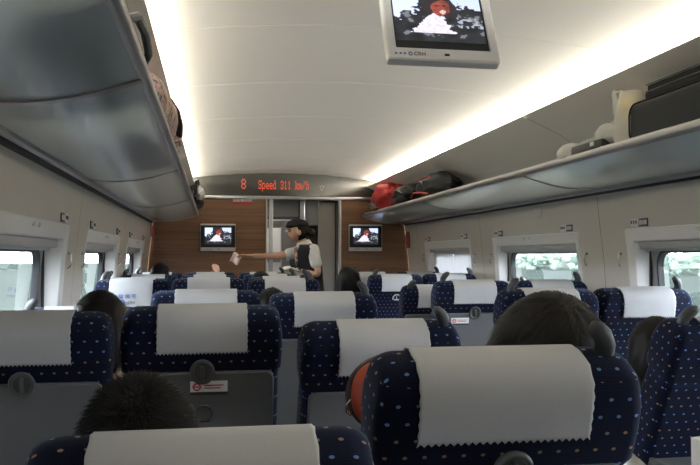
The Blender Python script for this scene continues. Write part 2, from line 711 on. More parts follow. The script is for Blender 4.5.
        g.box(Q(0, 1.388, 0.050), (0.055, 1.335, 0.040), 0.008)
        g.build('blind_box', 'blind_box', w)
        down = (side == 1 and k == 0) or (side == -1 and k == 3)   # blind drawn at far right; unseen one beside camera added to dim near seats
        g = MB()
        zb = 1.364 if not down else 0.93
        g.box(Q(0, zb, 0.060), (0.012, 1.33, 0.016), 0.004)
        g.build('pull_rail', 'aluminium', w)
        if down:
            for e in (-1, 1):
                g = MB()
                n = 14
                rows = [[Q(e * (0.003 + 0.662 * i / n), z, 0.066 + 0.0015 * math.sin(i * 1.7)) for z in (0.93, 1.37)] for i in range(n + 1)]
                g.quadgrid(rows)
                g.build('blind', 'blind_cloth', w)
            g = MB().box(Q(0, 1.15, 0.068), (0.006, 0.012, 0.45))
            g.build('blind_seam', 'frame_grey', w)
        # two small knobs on the header
        for e in (-0.05, 0.05):
            g = MB()
            q = Q(0.05 + e, 1.455, -0.004)
            g.ellipsoid(q, 0.008, 0.016, 0.010, 8, 6)
            g.build('header_knob', 'white_plastic', w)

# ceiling, one curved panel per bay
m = MB()
hs = [-1.22, -0.95, -0.75, -0.5, -0.25, 0, 0.25, 0.5, 0.75, 0.95, 1.22]
m.quadgrid([[(XM + h, y, ceil_z(h) + 0.012) for h in hs] for y in (Y0, Y1 + 0.1)])
ceiling = tag(m.build('ceiling', 'soffit_cream'), kind='structure')
cs = [2.05 + 1.05 * k for k in range(-3, 7)]
cs[0] = Y0
cs.append(Y1)
for ya, yb in zip(cs, cs[1:]):
    m = MB()
    rows = [[(XM + h, y, ceil_z(h)) for h in hs] for y in (ya + 0.003, yb - 0.003)]
    up = [[(XM + h, y, ceil_z(h) + 0.011) for h in hs] for y in (ya + 0.003, yb - 0.003)]
    m.quadgrid([up[0], rows[0], rows[1], up[1]])
    m.build('ceiling_panel', 'ceiling_white', ceiling, angle=50)

# end wall with door opening, header, trims
wall_end = empty('wall_front', (0, 0, 0))
wall_end['kind'] = 'structure'
for x0, x1, nm in ((-0.76, 0.577, 'wood_panel'), (1.437, 2.28, 'wood_panel')):
    MB().box(((x0 + x1) / 2, Y1 + 0.03, 0.985), (x1 - x0, 0.06, 1.97), 0.003, 1).build(nm, 'wood', wall_end)
MB().box((XM, Y1 + 0.02, 1.99), (2.75, 0.075, 0.042), 0.008).build('header_trim', 'aluminium', wall_end)
hd = MB()
rows = []
for h in hs:
    x = XM + h * 1.1
    rows.append([(x, Y1 - 0.0245 * (z - 2.008), z) for z in (2.008, 2.10, 2.20, 2.30)])
hd.quadgrid(rows)
header = hd.build('display_header', 'header_dark', wall_end)
MB().box((XM, Y1 + 0.12, 2.25), (3.4, 0.2, 0.50)).build('header_block', 'vestibule_dark', wall_end)
for x0, x1 in ((0.577, 0.592), (0.612, 0.655), (1.413, 1.437)):
    MB().box(((x0 + x1) / 2, Y1 + 0.02, 0.985), (x1 - x0, 0.10, 1.97), 0.004).build('door_post', 'white_plastic' if x0 > 1 or x0 < .6 else 'aluminium', wall_end)
# unseen rear wall, pulled close behind the camera to hold back light
tag(MB().box((XM, Y0 - 0.03, 1.1), (3.0, 0.06, 2.4)).build('wall_rear', 'wall_cream'), kind='structure')
# corner trims and baseboards
for side, nm in ((-1, 'left'), (1, 'right')):
    m = MB()
    m.box((XM + side * 1.40, (Y0 + Y1) / 2, 0.06), (0.03, Y1 - Y0, 0.12), 0.006)
    tag(m.build('baseboard_' + nm, 'shell_grey'), kind='structure')

# writing on the header: dot-matrix letters
GLY = {
    '8': ["01110", "10001", "10001", "01110", "10001", "10001", "01110"],
    'S': ["01111", "10001", "10000", "01110", "00001", "10001", "11110"],
    'p': ["00000", "00000", "11110", "10001", "10001", "10001", "11110", "10000", "10000"],
    'e': ["00000", "00000", "01110", "10001", "11111", "10000", "01111"],
    'd': ["00110", "00010", "01110", "10010", "10010", "10010", "01111"],
    '3': ["01110", "10001", "00001", "00110", "00001", "10001", "01110"],
    '1': ["00100", "01100", "00100", "00100", "00100", "00100", "01110"],
    'k': ["11000", "01000", "01011", "01010", "01100", "01010", "11011"],
    'm': ["00000", "00000", "11010", "10101", "10101", "10101", "10101"],
    '/': ["00001", "00010", "00010", "00100", "01000", "01000", "10000"],
    'h': ["11000", "01000", "01110", "01001", "01001", "01001", "11011"],
}


def led(txt, x0, z0, pw, ph):
    m = MB()
    for i, ch in enumerate(txt):
        g = GLY.get(ch)
        if not g: continue
        for r_, line in enumerate(g):
            for c_, bit in enumerate(line):
                if bit == '1':
                    x = x0 + (i * 6 + c_) * pw
                    z = z0 + (6 - r_) * ph
                    m.quad((x, Y1 - 0.009, z), (x + pw * .72, Y1 - 0.009, z), (x + pw * .72, Y1 - 0.009, z + ph * .85), (x, Y1 - 0.009, z + ph * .85))
    return m


led('8', 0.300, 2.085, 0.0105, 0.0165).build('display_digits', 'led_red', header, smooth=False)
led('Speed 311 km/h', 0.492, 2.088, 0.0069, 0.0140).build('display_digits', 'led_red', header, smooth=False)
# small grey triangle emblem outline
m = MB()
tx, tz = 1.215, 2.105
pts = [(tx - 0.025, tz + 0.024), (tx + 0.025, tz + 0.024), (tx, tz - 0.026)]
for a, b in zip(pts, pts[1:] + pts[:1]):
    m.tube([(a[0], Y1 - 0.009, a[1]), (b[0], Y1 - 0.009, b[1])], 0.0025, 5)
m.build('triangle_mark', 'plate_white', header)

# vestibule beyond the end wall
vest = empty('wall_vestibule', (0, 0, 0))
vest['kind'] = 'structure'
VB = 10.3
MB().box((XM, (Y1 + VB) / 2 + .1, -0.025), (2.6, VB - Y1 + .2, 0.05)).build('vestibule_floor', 'floor_grey', vest)
MB().box((XM, (Y1 + VB) / 2 + .1, 2.08), (2.6, VB - Y1 + .2, 0.05)).build('vestibule_ceiling', 'vestibule_grey', vest)
MB().box((0.30, (Y1 + VB) / 2 + .06, 1.03), (0.05, VB - Y1, 2.06)).build('side_panel', 'vestibule_grey', vest)
MB().box((1.95, (Y1 + VB) / 2 + .06, 1.03), (0.05, VB - Y1, 2.06)).build('side_panel', 'vestibule_grey', vest)
# back partition with its door frame
MB().box((0.46, VB, 1.03), (0.36, 0.05, 2.06)).build('back_panel', 'vestibule_grey', vest)
MB().box((0.86, VB, 1.95), (0.48, 0.05, 0.24)).build('back_panel', 'vestibule_grey', vest)
MB().box((1.52, VB, 1.03), (0.84, 0.05, 2.06)).build('back_panel', 'vestibule_dark', vest)
MB().box((0.66, VB - .03, 0.90), (0.03, 0.05, 1.82), .004).build('door_jamb', 'vestibule_dark', vest)
MB().box((1.085, VB - .03, 0.90), (0.03, 0.05, 1.82), .004).build('door_jamb', 'vestibule_dark', vest)
MB().box((0.87, VB - .03, 1.83), (0.46, 0.05, 0.04), .004).build('door_jamb', 'vestibule_dark', vest)
MB().box((1.14, VB - .40, 1.03), (0.022, 0.03, 2.06), .004).build('vestibule_post', 'aluminium', vest)
MB().box((1.31, VB - .50, 1.03), (0.022, 0.03, 2.06), .004).build('vestibule_post', 'aluminium', vest)
MB().box((1.24, VB - .30, 1.90), (0.30, 0.03, 0.35), .004).build('locker_panel', 'vestibule_grey', vest)
# sliding door leaf, half drawn back on the right of the opening
dl = empty('door_1', (1.30, Y1 + 0.13, 0))
dl['kind'] = 'structure'
MB().box((0.015, 0, 0.98), (0.25, 0.035, 1.95), 0.008).build('door_leaf', 'vestibule_grey', dl)
MB().box((0.09, -0.02, 0.98), (0.012, 0.01, 1.94), 0.003).build('edge_strip', 'rubber', dl)
# far door with a glazed upper half, a lit corridor past it
fd = empty('door_2', (0.87, VB, 0))
fd['kind'] = 'structure'
MB().box((0.10, 0, 0.90), (0.20, 0.03, 1.80), 0.004).build('door_leaf', 'vestibule_grey', fd)
MB().box((-0.1, 0, 0.45), (0.20, 0.03, 0.90), 0.004).build('door_leaf', 'vestibule_grey', fd)
MB().box((-0.1, 0, 1.75), (0.20, 0.03, 0.10), 0.004).build('door_leaf', 'vestibule_grey', fd)
MB().box((0.0, -0.02, 1.3), (0.012, 0.02, 0.82), 0.003).build('glazing_bar', 'white_plastic', fd)
m = MB(); m.quad((-0.2, 0, 0.9), (0, 0, 0.9), (0, 0, 1.7), (-0.2, 0, 1.7)); m.build('pane', 'pane', fd, smooth=False)
MB().box((0.10, -0.018, 1.30), (0.05, 0.006, 0.06)).build('door_notice', 'plate_white', fd)
MB().box((0.09, -0.018, 1.66), (0.07, 0.006, 0.03)).build('door_notice', 'plate_white', fd)
nc = empty('wall_corridor', (0, 0, 0)); nc['kind'] = 'structure'
MB().box((0.8, 11.7, 1.0), (1.6, 0.05, 2.2)).build('corridor_end', 'frame_white', nc)
MB().box((0.12, 11.0, 1.0), (0.05, 1.4, 2.2)).build('corridor_side', 'frame_white', nc)
MB().box((1.4, 11.0, 1.0), (0.05, 1.4, 2.2)).build('corridor_side', 'frame_white', nc)
MB().box((0.8, 11.0, 2.1), (1.4, 1.4, 0.05)).build('corridor_ceiling', 'frame_white', nc)
MB().box((0.8, 11.0, -0.02), (1.4, 1.4, 0.05)).build('corridor_floor', 'floor_grey', nc)
MB().box((0.86, 11.66, 1.31), (0.5, 0.06, 0.14), 0.02).build('corridor_shelf', 'frame_grey', nc)
MB().box((0.74, 11.0, 2.068), (0.12, 1.1, 0.012)).build('corridor_lamp', 'corridor_light', nc)
MB().box((0.95, 9.55, 2.05), (0.30, 0.30, 0.012)).build('vestibule_lamp', 'corridor_light', vest)
# dark cap over the gap behind the end wall
MB().box((XM, 9.6, 2.45), (3.6, 1.6, 0.04)).build('roof_cap', 'vestibule_dark', vest)

# ------------------------------------------------------------------ outside: field and trees, haze mixed into the pale leaf colour
tag(MB().box((0, 40, -1.75), (600, 600, 0.1)).build('ground', 'ground_green'), kind='structure')
for side in (-1, 1):
    m = MB()
    r2 = random.Random(30 + side)
    for i in range(2600):
        y = -60 + i * 0.115 + r2.uniform(-1, 1)
        x = side * (85 + r2.uniform(-14, 16))
        top = 1.6 + 1.3 * noise.noise(Vector((y * 0.05, side, 0))) + 0.8 * noise.noise(Vector((y * 0.2, side, 3)))
        z = r2.uniform(-1.6, top)
        q = r2.uniform(0.35, 0.95)
        def ff(p, i=i):
            return p * (1 + 0.4 * noise.noise(p * 2.3 + Vector((i * 3.1, 0, 0))))
        m.ellipsoid((x, y, z), q * 1.2, q * 1.2, q, 7, 5, ff)
    o = m.build('tree_belt', 'leaf_hazed')
    tag(o, 'pale green belt of trees seen through the %s windows' % ('left' if side < 0 else 'right'), 'trees', kind='stuff')

# ------------------------------------------------------------------ luggage racks
for side, nm in ((-1, 'left'), (1, 'right')):
    rk = empty('luggage_rack', (XM + side * 1.17, (Y0 + Y1) / 2, 1.72), 0,
               'long glass luggage rack on the left wall over the three seat side' if side < 0 else 'long glass luggage rack on the right wall holding the red bag and suitcases', 'luggage rack')
    ox, oy, oz = rk.location
    DH = 0.016 if side < 0 else 0.0
    def S(h, y, z): return (XM + side * (h + DH * (1.39 - h) / 0.48) - ox, y - oy, z - oz - 0.008)
    RS = [Y0 + .02, 2.02, 4.09, 6.22, 8.25 if side > 0 else 8.0]
    RS[-1] = 8.80 if side > 0 else 8.62
    # cross-section of the glass, bulging downwards
    prof = []
    for i in range(9):
        t_ = i / 8
        h = 1.385 - t_ * (1.385 - 0.925)
        z = 1.722 + t_ * (1.785 - 1.722) - 0.030 * math.sin(math.pi * t_)
        prof.append((h, z))
    for ya, yb in zip(RS, RS[1:]):
        m = MB()
        lo = [[S(h, y, z) for h, z in prof] for y in (ya + 0.006, yb - 0.006)]
        m.quadgrid(lo)
        m.build('glass_panel', 'rack_glass', rk)
    for i, y in enumerate(RS):
        m = MB()
        wv = 0.016 if i == 1 else 0.008
        a = [[S(h, y + e, z - 0.006) for h, z in prof] for e in (-wv, wv)]
        b = [[S(h, y + e, z + 0.014) for h, z in prof] for e in (-wv, wv)]
        m.quadgrid([b[0], a[0], a[1], b[1]], closed_v=True)
        m.build('rack_bracket', 'rail_grey', rk)
    L = RS[-1] - RS[0]
    yc = (RS[-1] + RS[0]) / 2
    m = MB()
    # front rail: rounded extrusion with an upper lip
    pr = [(0.935, 1.783), (0.918, 1.778), (0.908, 1.786), (0.905, 1.800), (0.910, 1.812), (0.922, 1.816), (0.934, 1.808), (0.938, 1.795)]
    m.loft([[S(h, y, z) for h, z in pr] for y in (RS[0], RS[-1])])
    m.build('front_rail', 'rail_grey', rk, angle=60)
    m = MB()
    pr = [(0.936, 1.798), (0.948, 1.798), (0.948, 1.826), (0.936, 1.826)]
    m.loft([[S(h, y, z) for h, z in pr] for y in (RS[0], RS[-1])])
    m.build('rail_lip', 'white_plastic' if side > 0 else 'rail_grey', rk)
    m = MB()
    m.tube([S(1.392, RS[0], 1.718), S(1.392, RS[-1], 1.718)], 0.017, 10)
    m.build('back_rail', 'rail_grey', rk)
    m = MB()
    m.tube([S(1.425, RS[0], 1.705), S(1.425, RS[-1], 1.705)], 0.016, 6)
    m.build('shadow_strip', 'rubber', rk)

# ------------------------------------------------------------------ televisions
def picture(px, pz):
    """the film frame all three screens show, px,pz in 0..1"""
    n1 = noise.noise(Vector((px * 9, pz * 9, 1.3)))
    n2 = noise.noise(Vector((px * 22, pz * 22, 5.1)))
    n3 = noise.noise(Vector((px * 4, pz * 4, 8.8)))
    c = Vector((0.016, 0.018, 0.022)) * (1 + n1)
    if pz > 0.10:
        if n1 + 0.5 * n2 > 0.42: c = Vector((0.16, 0.17, 0.19))
        if px < 0.30 and pz > 0.55 + 0.4 * n1 and px < 0.20 + 0.5 * (pz - 0.55) + 0.15 * n2: c = Vector((0.62, 0.70, 1.0))
        if px > 0.66 and pz > 0.78 - 0.5 * abs(px - 0.78) + 0.15 * n2 and pz > .7: c = Vector((0.55, 0.62, 0.95))
        if px > 0.72 and 0.30 < pz < 0.52 and n2 > 0.12: c = Vector((0.35, 0.38, 0.45))
        # dark hood round the face
        if ((px - 0.53) / 0.20) ** 2 + ((pz - 0.70) / 0.27) ** 2 < 1 + .3 * n1: c = Vector((0.02, 0.016, 0.018))
        # white collar
        w = (0.58 - pz) * 0.50 + 0.06 + 0.05 * n3
        if 0.17 < pz < 0.58 + 0.10 * n1 and abs(px - 0.42 - 0.12 * (pz - .2)) < w + 0.06 * n2:
            c = Vector((0.80, 0.74, 0.92)) * (0.86 + 0.3 * n2)
        # red face
        fx, fz = (px - 0.54) / 0.105, (pz - 0.715) / 0.165
        if fx * fx + fz * fz < 1 + 0.35 * n1:
            c = Vector((0.27, 0.05, 0.035)) * (0.9 + 0.5 * n2 - 0.25 * fx)
            if ((px - 0.56) / 0.035) ** 2 + ((pz - 0.63) / 0.045) ** 2 < 1: c = Vector((0.62, 0.45, 0.45))
            if ((px - 0.50) / 0.02) ** 2 + ((pz - 0.76) / 0.02) ** 2 < 1 or ((px - 0.585) / 0.02) ** 2 + ((pz - 0.765) / 0.02) ** 2 < 1: c = Vector((0.05, 0.01, 0.01))
    return [max(0, v) for v in c]


def screen_mesh(w, h):
    nx, nz = 84, 62
    vs, fs = [], []
    for j in range(nz + 1):
        for i in range(nx + 1):
            vs.append(((i / nx - .5) * w, 0, (j / nz - .5) * h))
    for j in range(nz):
        for i in range(nx):
            a = j * (nx + 1) + i
            fs.append((a, a + 1, a + nx + 2, a + nx + 1))
    me = bpy.data.meshes.new('screen')
    me.from_pydata(vs, [], fs)
    at = me.color_attributes.new('Col', 'FLOAT_COLOR', 'CORNER')
    k = 0
    for j in range(nz):
        for i in range(nx):
            c = picture((i + .5) / nx, (j + .5) / nz)
            for _ in range(4):
                at.data[k].color = (*c, 1)
                k += 1
    return me


def television(loc, tilt, label, flat):
    W, H = 0.385, 0.305
    t = empty('television', loc, 0, label, 'television', 'televisions showing the same film')
    t.rotation_euler = (tilt, 0, 0)
    m = MB()
    # casing as a frame round the screen: back box plus four borders
    m.box((0, 0.03, 0), (W - 0.03, 0.045, H - 0.03), 0.012)
    m.build('casing', 'tv_silver', t)
    b = 0.030
    fr = MB()
    o = rrect(-W / 2, W / 2, -H / 2, H / 2, 0.010, 3)
    i_ = rrect(-W / 2 + b, W / 2 - b, -H / 2 + 0.045, H / 2 - 0.018, 0.004, 3)
    if flat: i_ = rrect(-W / 2 + .003, W / 2 - .003, -H / 2 + 0.040, H / 2 - 0.018, 0.004, 3)
    fr.quadgrid([[(x, 0.03, z) for x, z in o], [(x, 0.0, z) for x, z in o], [(x, -0.006, z) for x, z in rrect(-W / 2 + .006, W / 2 - .006, -H / 2 + .006, H / 2 - .006, .008, 3)] if not flat else [(x, -0.004, z) for x, z in rrect(-W / 2 + .001, W / 2 - .001, -H / 2 + .001, H / 2 - .001, .008, 3)],
                 [(x, -0.006, z) for x, z in i_], [(x, 0.004, z) for x, z in i_]], closed_u=True)
    fr.build('bezel', 'tv_silver', t, angle=25)
    m = MB()
    m.box((0, 0.006, 0.012), (W - 0.008 if flat else W - 2 * b, 0.006, H - 0.058))
    m.build('black_border', 'black_plastic', t)
    if flat:
        link('screen', screen_mesh(0.29, 0.185), 'screen', t, (0.0, 0.0020, 0.016))
    else:
        link('screen', screen_mesh(0.310, 0.205), 'screen', t, (0.0, 0.0020, 0.032))
    MB().box((0.008, -0.007, -H / 2 + 0.022), (0.016, 0.004, 0.008), .001).build('power_light', 'black_plastic', t)
    me = text_mesh('CRH', 0.020)
    link('maker_mark', me, 'print_dark', t, (-0.085, -0.0075, -H / 2 + 0.021), (R(90), 0, 0))
    for x in (-0.165, -0.150, -0.135):
        MB().disc((x, -0.006, -H / 2 + 0.021), 0.004, 0.003, 0.002, 8).build('button', 'print_blue', t)
    em = MB()
    em.torus((-0.117, -0.007, -H / 2 + 0.021), 0.0055, 0.0065, 0.0015, 12, 4)
    em.build('emblem', 'print_blue', t)
    return t


television((0.043, Y1 - 0.05, 1.537), 0, 'small television on the wood wall left of the door', True)
television((1.716, Y1 - 0.05, 1.540), 0, 'small television on the wood wall right of the door', True)
tvc = television((0.745, 2.515, 2.108), R(-24), 'silver television hanging tilted down from the middle of the ceiling', False)
m = MB()
m.box((0, 0.09, 0.10), (0.20, 0.10, 0.06), 0.01, rot=Matrix.Rotation(R(24), 3, 'X'))
m.build('ceiling_bracket', 'tv_silver', tvc)

# ------------------------------------------------------------------ signs, hooks, boxes on walls
sg = empty('notice_strip', (0.313, Y1 - 0.004, 1.945), 0, 'small white and red notice strip above the left wood panel', 'sign')
MB().box((0, 0, 0.012), (0.212, 0.004, 0.030), .001).build('white_plate', 'plate_white', sg)
MB().box((0, 0, -0.022), (0.212, 0.004, 0.022), .001).build('red_plate', 'print_red', sg)
m = MB()
r3 = random.Random(4)
for k in range(9):
    if k == 4: continue
    x = -0.09 + k * 0.0225
    for q in range(3):
        m.box((x + r3.uniform(-.004, .004), -0.003, 0.012 + (q - 1) * 0.008), (0.014, 0.001, 0.003))
m.build('print', 'print_dark', sg, smooth=False)['kind'] = 'stuff'

ORD = {0: 'farthest', 1: 'second farthest', 2: 'third farthest'}
seat_plates = []
for side in (-1, 1):
    sn = 'left' if side < 0 else 'right'
    for k, c in enumerate(WIN_C[:3]):
        for e, en in ((-1, 'near'), (1, 'far')):
            y = c + e * 0.60
            if y < 1: continue
            z = 1.506
            p = empty('seat_number_plate', (XM + side * (half(z) - 0.004), y, z), 0,
                      'seat number plate above the %s end of the %s %s window' % (en, ORD[k], sn), 'seat number plate', 'seat number plates over the windows')
            MB().box((0, 0.040, 0), (0.006, 0.074, 0.042), .002).build('white_half', 'plate_white', p)
            MB().box((0, -0.042, 0), (0.006, 0.084, 0.042), .002).build('black_half', 'plate_dark', p)
            m = MB()
            for q in (-0.022, 0.0, 0.022):
                m.box((-side * 0.0035, 0.045 + q, 0.004), (0.002, 0.012, 0.018))
            m.build('print', 'print_dark', p, smooth=False)['kind'] = 'stuff'
            m = MB()
            for q in (-0.028, -0.010, 0.010, 0.028):
                m.box((-side * 0.0035, -0.045 + q, 0.0), (0.002, 0.010, 0.024))
            m.build('print', 'plate_white', p, smooth=False)['kind'] = 'stuff'
    for k, c in enumerate(WIN_C[:3]):
        for e, en in ((-1, 'near'), (1, 'far')):
            y = c + e * 0.83
            if y < 1.5 or y > 8.4: continue
            z = 1.31
            hk = empty('coat_hook', (XM + side * (half(z)), y, z), 0,
                       'slim upright coat hook just past the %s edge of the %s %s window' % (en, ORD[k], sn), 'coat hook', 'coat hooks on the window pillars')
            m = MB()
            m.tube([(-side * 0.002, 0, 0.04), (-side * 0.012, 0, 0.038), (-side * 0.018, 0, 0.015), (-side * 0.018, 0, -0.02), (-side * 0.010, 0, -0.036), (0, 0, -0.040)], 0.0035, 6)
            m.build('hook_loop', 'chrome', hk)
            m = MB(); m.box((-side * 0.002, 0, 0.034), (0.008, 0.022, 0.016), .003); m.build('hook_foot', 'grip_grey', hk)
for side, y, z, hh in ((1, 8.70, 1.515, 0.19), (-1, 8.70, 1.60, 0.12)):
    b = empty('hammer_case', (XM + side * (half(z) - 0.018), y, z), 0,
              'brownish red safety hammer case on the far end of the %s wall' % ('right' if side > 0 else 'left'), 'safety case')
    MB().box((0, 0, 0), (0.035, 0.09, hh), .008).build('case_body', 'red_box', b)
    MB().box((-side * 0.018, 0, 0.0), (0.008, 0.012, hh * .7), .003).build('hammer_handle', 'leather_brown', b)
vt = empty('wall_vent', (XM + (half(1.63) - .004), 5.05, 1.63), 0, 'faint square vent plate high on the right wall', 'vent')
MB().box((0, 0, 0), (0.006, 0.13, 0.075), .002).build('vent_plate', 'wall_cream', vt)

# ------------------------------------------------------------------ seats
BACK = [  # z, half width, y rear, y front, corner radius
    (0.00, 0.206, 0.030, 0.140, 0.03), (0.05, 0.214, 0.010, 0.150, 0.03), (0.30, 0.219, 0.000, 0.145, 0.03), (0.55, 0.220, 0.000, 0.125, 0.03),
    (0.595, 0.219, 0.000, 0.122, 0.03), (0.612, 0.220, -0.006, 0.122, 0.03), (0.630, 0.226, -0.012, 0.126, 0.024), (0.68, 0.229, -0.013, 0.128, 0.025), (0.72, 0.228, -0.012, 0.126, 0.025),
    (0.747, 0.224, -0.009, 0.122, 0.028), (0.767, 0.221, -0.002, 0.115, 0.03), (0.779, 0.214, 0.010, 0.105, 0.035), (0.786, 0.203, 0.024, 0.090, 0.025), (0.789, 0.184, 0.040, 0.075, 0.012)]


def back_y(z, front):
    k = 3 if front else 2
    for a, b in zip(BACK, BACK[1:]):
        if z <= b[0]:
            t = (z - a[0]) / (b[0] - a[0])
            return a[k] + (b[k] - a[k]) * t
    return BACK[-1][k]


m = MB()
m.loft([[(x, y, z) for x, y in rrect(-hw * .972, hw * .972, yr, yf, r, 4)] for z, hw, yr, yf, r in BACK])
ME_BACK = m.mesh('backrest', uv=True, angle=60)
ME_BACK.materials.append(M['fabric'])


def cloth_mesh(hw, rear_drop, front_drop):
    path = []
    zt = 0.786
    N = 10
    for i in range(N + 1):
        z = zt - rear_drop + (rear_drop - 0.02) * i / N
        path.append((back_y(z, False) - 0.0045, z))
    path += [(0.002, 0.777), (0.016, 0.7875), (0.030, 0.7925), (0.055, 0.794), (0.080, 0.7925), (0.096, 0.786), (0.108, 0.777)]
    for i in range(N + 1):
        z = zt - 0.02 - (front_drop - 0.02) * i / N
        path.append((back_y(z, True) + 0.0045, z))
    nx = 48
    rows = []
    for pi, (y, z) in enumerate(path):
        row = []
        for k in range(nx + 1):
            x = -hw + 2 * hw * k / nx
            zz, yy = z, y
            if pi in (0, len(path) - 1):
                zz += 0.004 if k % 2 else -0.0015
            wob = noise.noise(Vector((x * 9, z * 9, 2.0 if pi < len(path) / 2 else 9.0)))
            s_ = -1 if pi < len(path) / 2 else 1
            yy += s_ * 0.003 * max(0, wob) * (1 if abs(pi - len(path) / 2) > 4 else 0.2)
            xx = x * (1 + 0.004 * (k % 2) if k in (0, nx) else 1) + (0.002 if (pi % 2 and k == 0) else -0.002 if (pi % 2 and k == nx) else 0)
            row.append((xx, yy, zz))
        rows.append(row)
    mm = MB()
    mm.quadgrid(rows)
    me = mm.mesh('headrest_cover', angle=70)
    return evaluated(me, [('SOLIDIFY', dict(thickness=0.002, offset=1.0))])


CL_N = cloth_mesh(0.124, 0.108, 0.17)
CL_W = cloth_mesh(0.142, 0.110, 0.17)
CL_L = cloth_mesh(0.128, 0.120, 0.26)
for me in (CL_N, CL_W, CL_L):
    me.materials.clear()
    me.materials.append(M['cloth'])
    me.shade_smooth()

m = MB()
o_ = rrect(-0.198, 0.198, 0.19, 0.624, 0.022, 4)
i1 = rrect(-0.194, 0.194, 0.194, 0.620, 0.02, 4)
m.loft([[(x, 0.0, z) for x, z in o_], [(x, -0.014, z) for x, z in o_], [(x, -0.018, z) for x, z in i1]])
ME_TRAY = m.mesh('tray_table', angle=40); ME_TRAY.materials.append(M['tray_grey'])
m = MB()
o_ = rrect(-0.196, 0.196, 0, 0.36, 0.03, 4)
i1 = rrect(-0.190, 0.190, 0.006, 0.354, 0.026, 4)
i2 = rrect(-0.180, 0.180, 0.016, 0.344, 0.022, 4)
m.loft([[(x, -y, -0.018) for x, y in o_], [(x, -y, -0.002) for x, y in o_], [(x, -y, 0.0) for x, y in i1], [(x, -y, -0.004) for x, y in i2]])
for sx in (-0.185, 0.185):
    m.box((sx, 0.02, -0.02), (0.018, 0.12, 0.03), 0.004)
ME_TRAYD = m.mesh('tray_table', angle=40); ME_TRAYD.materials.append(M['tray_grey'])
m = MB()
m.torus((0, -0.015, 0), 0.029, 0.031, 0.0055)
m.disc((0, -0.008, 0), 0.029, 0.031, 0.004)
ME_LATCH = m.mesh('tray_latch', angle=50); ME_LATCH.materials.append(M['latch_grey'])
m = MB()
m.box((0, -0.018, -0.002), (0.009, 0.012, 0.040), 0.003)
ME_KNOB = m.mesh('latch_knob'); ME_KNOB.materials.append(M['latch_grey'])
# latch seat when the tray is down: pale arch with a little bar
m = MB()
pts = [(0.030 * math.cos(a), -0.014, 0.032 * math.sin(a) - .006) for a in [R(d) for d in range(-15, 196, 15)]]
m.tube(pts, 0.0055, 8)
m.box((0, -0.013, -0.016), (0.040, 0.006, 0.012), 0.002)
m.box((0, -0.013, 0.0), (0.007, 0.006, 0.024), 0.002)
ME_LATCHO = m.mesh('tray_latch', angle=50); ME_LATCHO.materials.append(M['latch_pale'])


def grip_mesh(s):
    mm = MB()
    pts = [(0, 0.062, 0.755), (s * 0.004, 0.060, 0.785), (s * 0.003, 0.058, 0.805), (-s * 0.006, 0.056, 0.822), (-s * 0.017, 0.054, 0.833), (-s * 0.026, 0.053, 0.838), (-s * 0.031, 0.053, 0.839)]
    mm.tube(pts, [0.015, 0.0165, 0.017, 0.0165, 0.0145, 0.011, 0.004], 10)
    me = mm.mesh('grip_handle', angle=80)
    me.materials.append(M['grip_grey'])
    return me


ME_GRIP = {1: grip_mesh(1), -1: grip_mesh(-1)}
m = MB(); m.box((0, 0.27, 0.40), (0.43, 0.48, 0.11), 0.035, 3)
ME_CUSH = m.mesh('seat_cushion', uv=True, angle=60); ME_CUSH.materials.append(M['fabric'])
m = MB(); m.box((0, 0.26, 0.325), (0.40, 0.44, 0.05), 0.012); ME_PAN = m.mesh('seat_pan'); ME_PAN.materials.append(M['shell_grey'])
m = MB(); m.box((0, 0.20, 0.618), (0.040, 0.34, 0.040), 0.014, 3); m.tube([(0, 0.30, 0.61), (0, 0.28, 0.45), (0, 0.22, 0.33)], [0.016, 0.014, 0.016], 8)
ME_ARM = m.mesh('armrest', angle=50); ME_ARM.materials.append(M['grip_grey'])
m = MB(); m.box((0, 0.24, 0.155), (0.05, 0.30, 0.31), 0.012); m.box((0, 0.24, 0.015), (0.07, 0.42, 0.03), 0.01)
ME_LEG = m.mesh('leg'); ME_LEG.materials.append(M['shell_grey'])
m = MB(); m.box((0, -0.004, 0.09), (0.38, 0.03, 0.16), 0.012); ME_SHELL = m.mesh('lower_shell'); ME_SHELL.materials.append(M['shell_grey'])

stk = MB(); stk.box((0, 0, 0), (0.102, 0.002, 0.040)); ME_STK = stk.mesh('warning_sticker', False); ME_STK.materials.append(M['plate_white'])
stk = MB(); stk.box((0, -0.0013, -0.0155), (0.102, 0.0012, 0.0085)); ME_STK2 = stk.mesh('black_band', False); ME_STK2.materials.append(M['plate_dark'])
stk = MB(); stk.torus((-0.033, -0.0015, 0.004), 0.0095, 0.0095, 0.0022, 18, 5)
stk.box((-0.033, -0.0018, 0.004), (0.018, 0.0012, 0.0026), rot=Matrix.Rotation(R(0), 3, 'Y'))
stk.box((0.014, -0.0013, 0.008), (0.052, 0.0008, 0.0035))
ME_STK3 = stk.mesh('ban_symbol', False); ME_STK3.materials.append(M['print_red'])
stk = MB(); stk.box((-0.033, -0.0012, 0.004), (0.012, 0.0008, 0.003)); stk.box((0.010, -0.0012, 0.000), (0.044, 0.0008, 0.0025))
ME_STK4 = stk.mesh('print', False); ME_STK4.materials.append(M['print_dark'])

GRP = 'navy dotted train seats'
ROW0, PITCH = 1.2, 0.97
COLX = {'A': -0.490, 'B': -0.03, 'C': 0.44, 'D': 1.43, 'E': 1.885}
PIV_Z = 0.402


def row_y(r): return ROW0 + PITCH * (r - 1) + 0.191


SEATS = {}


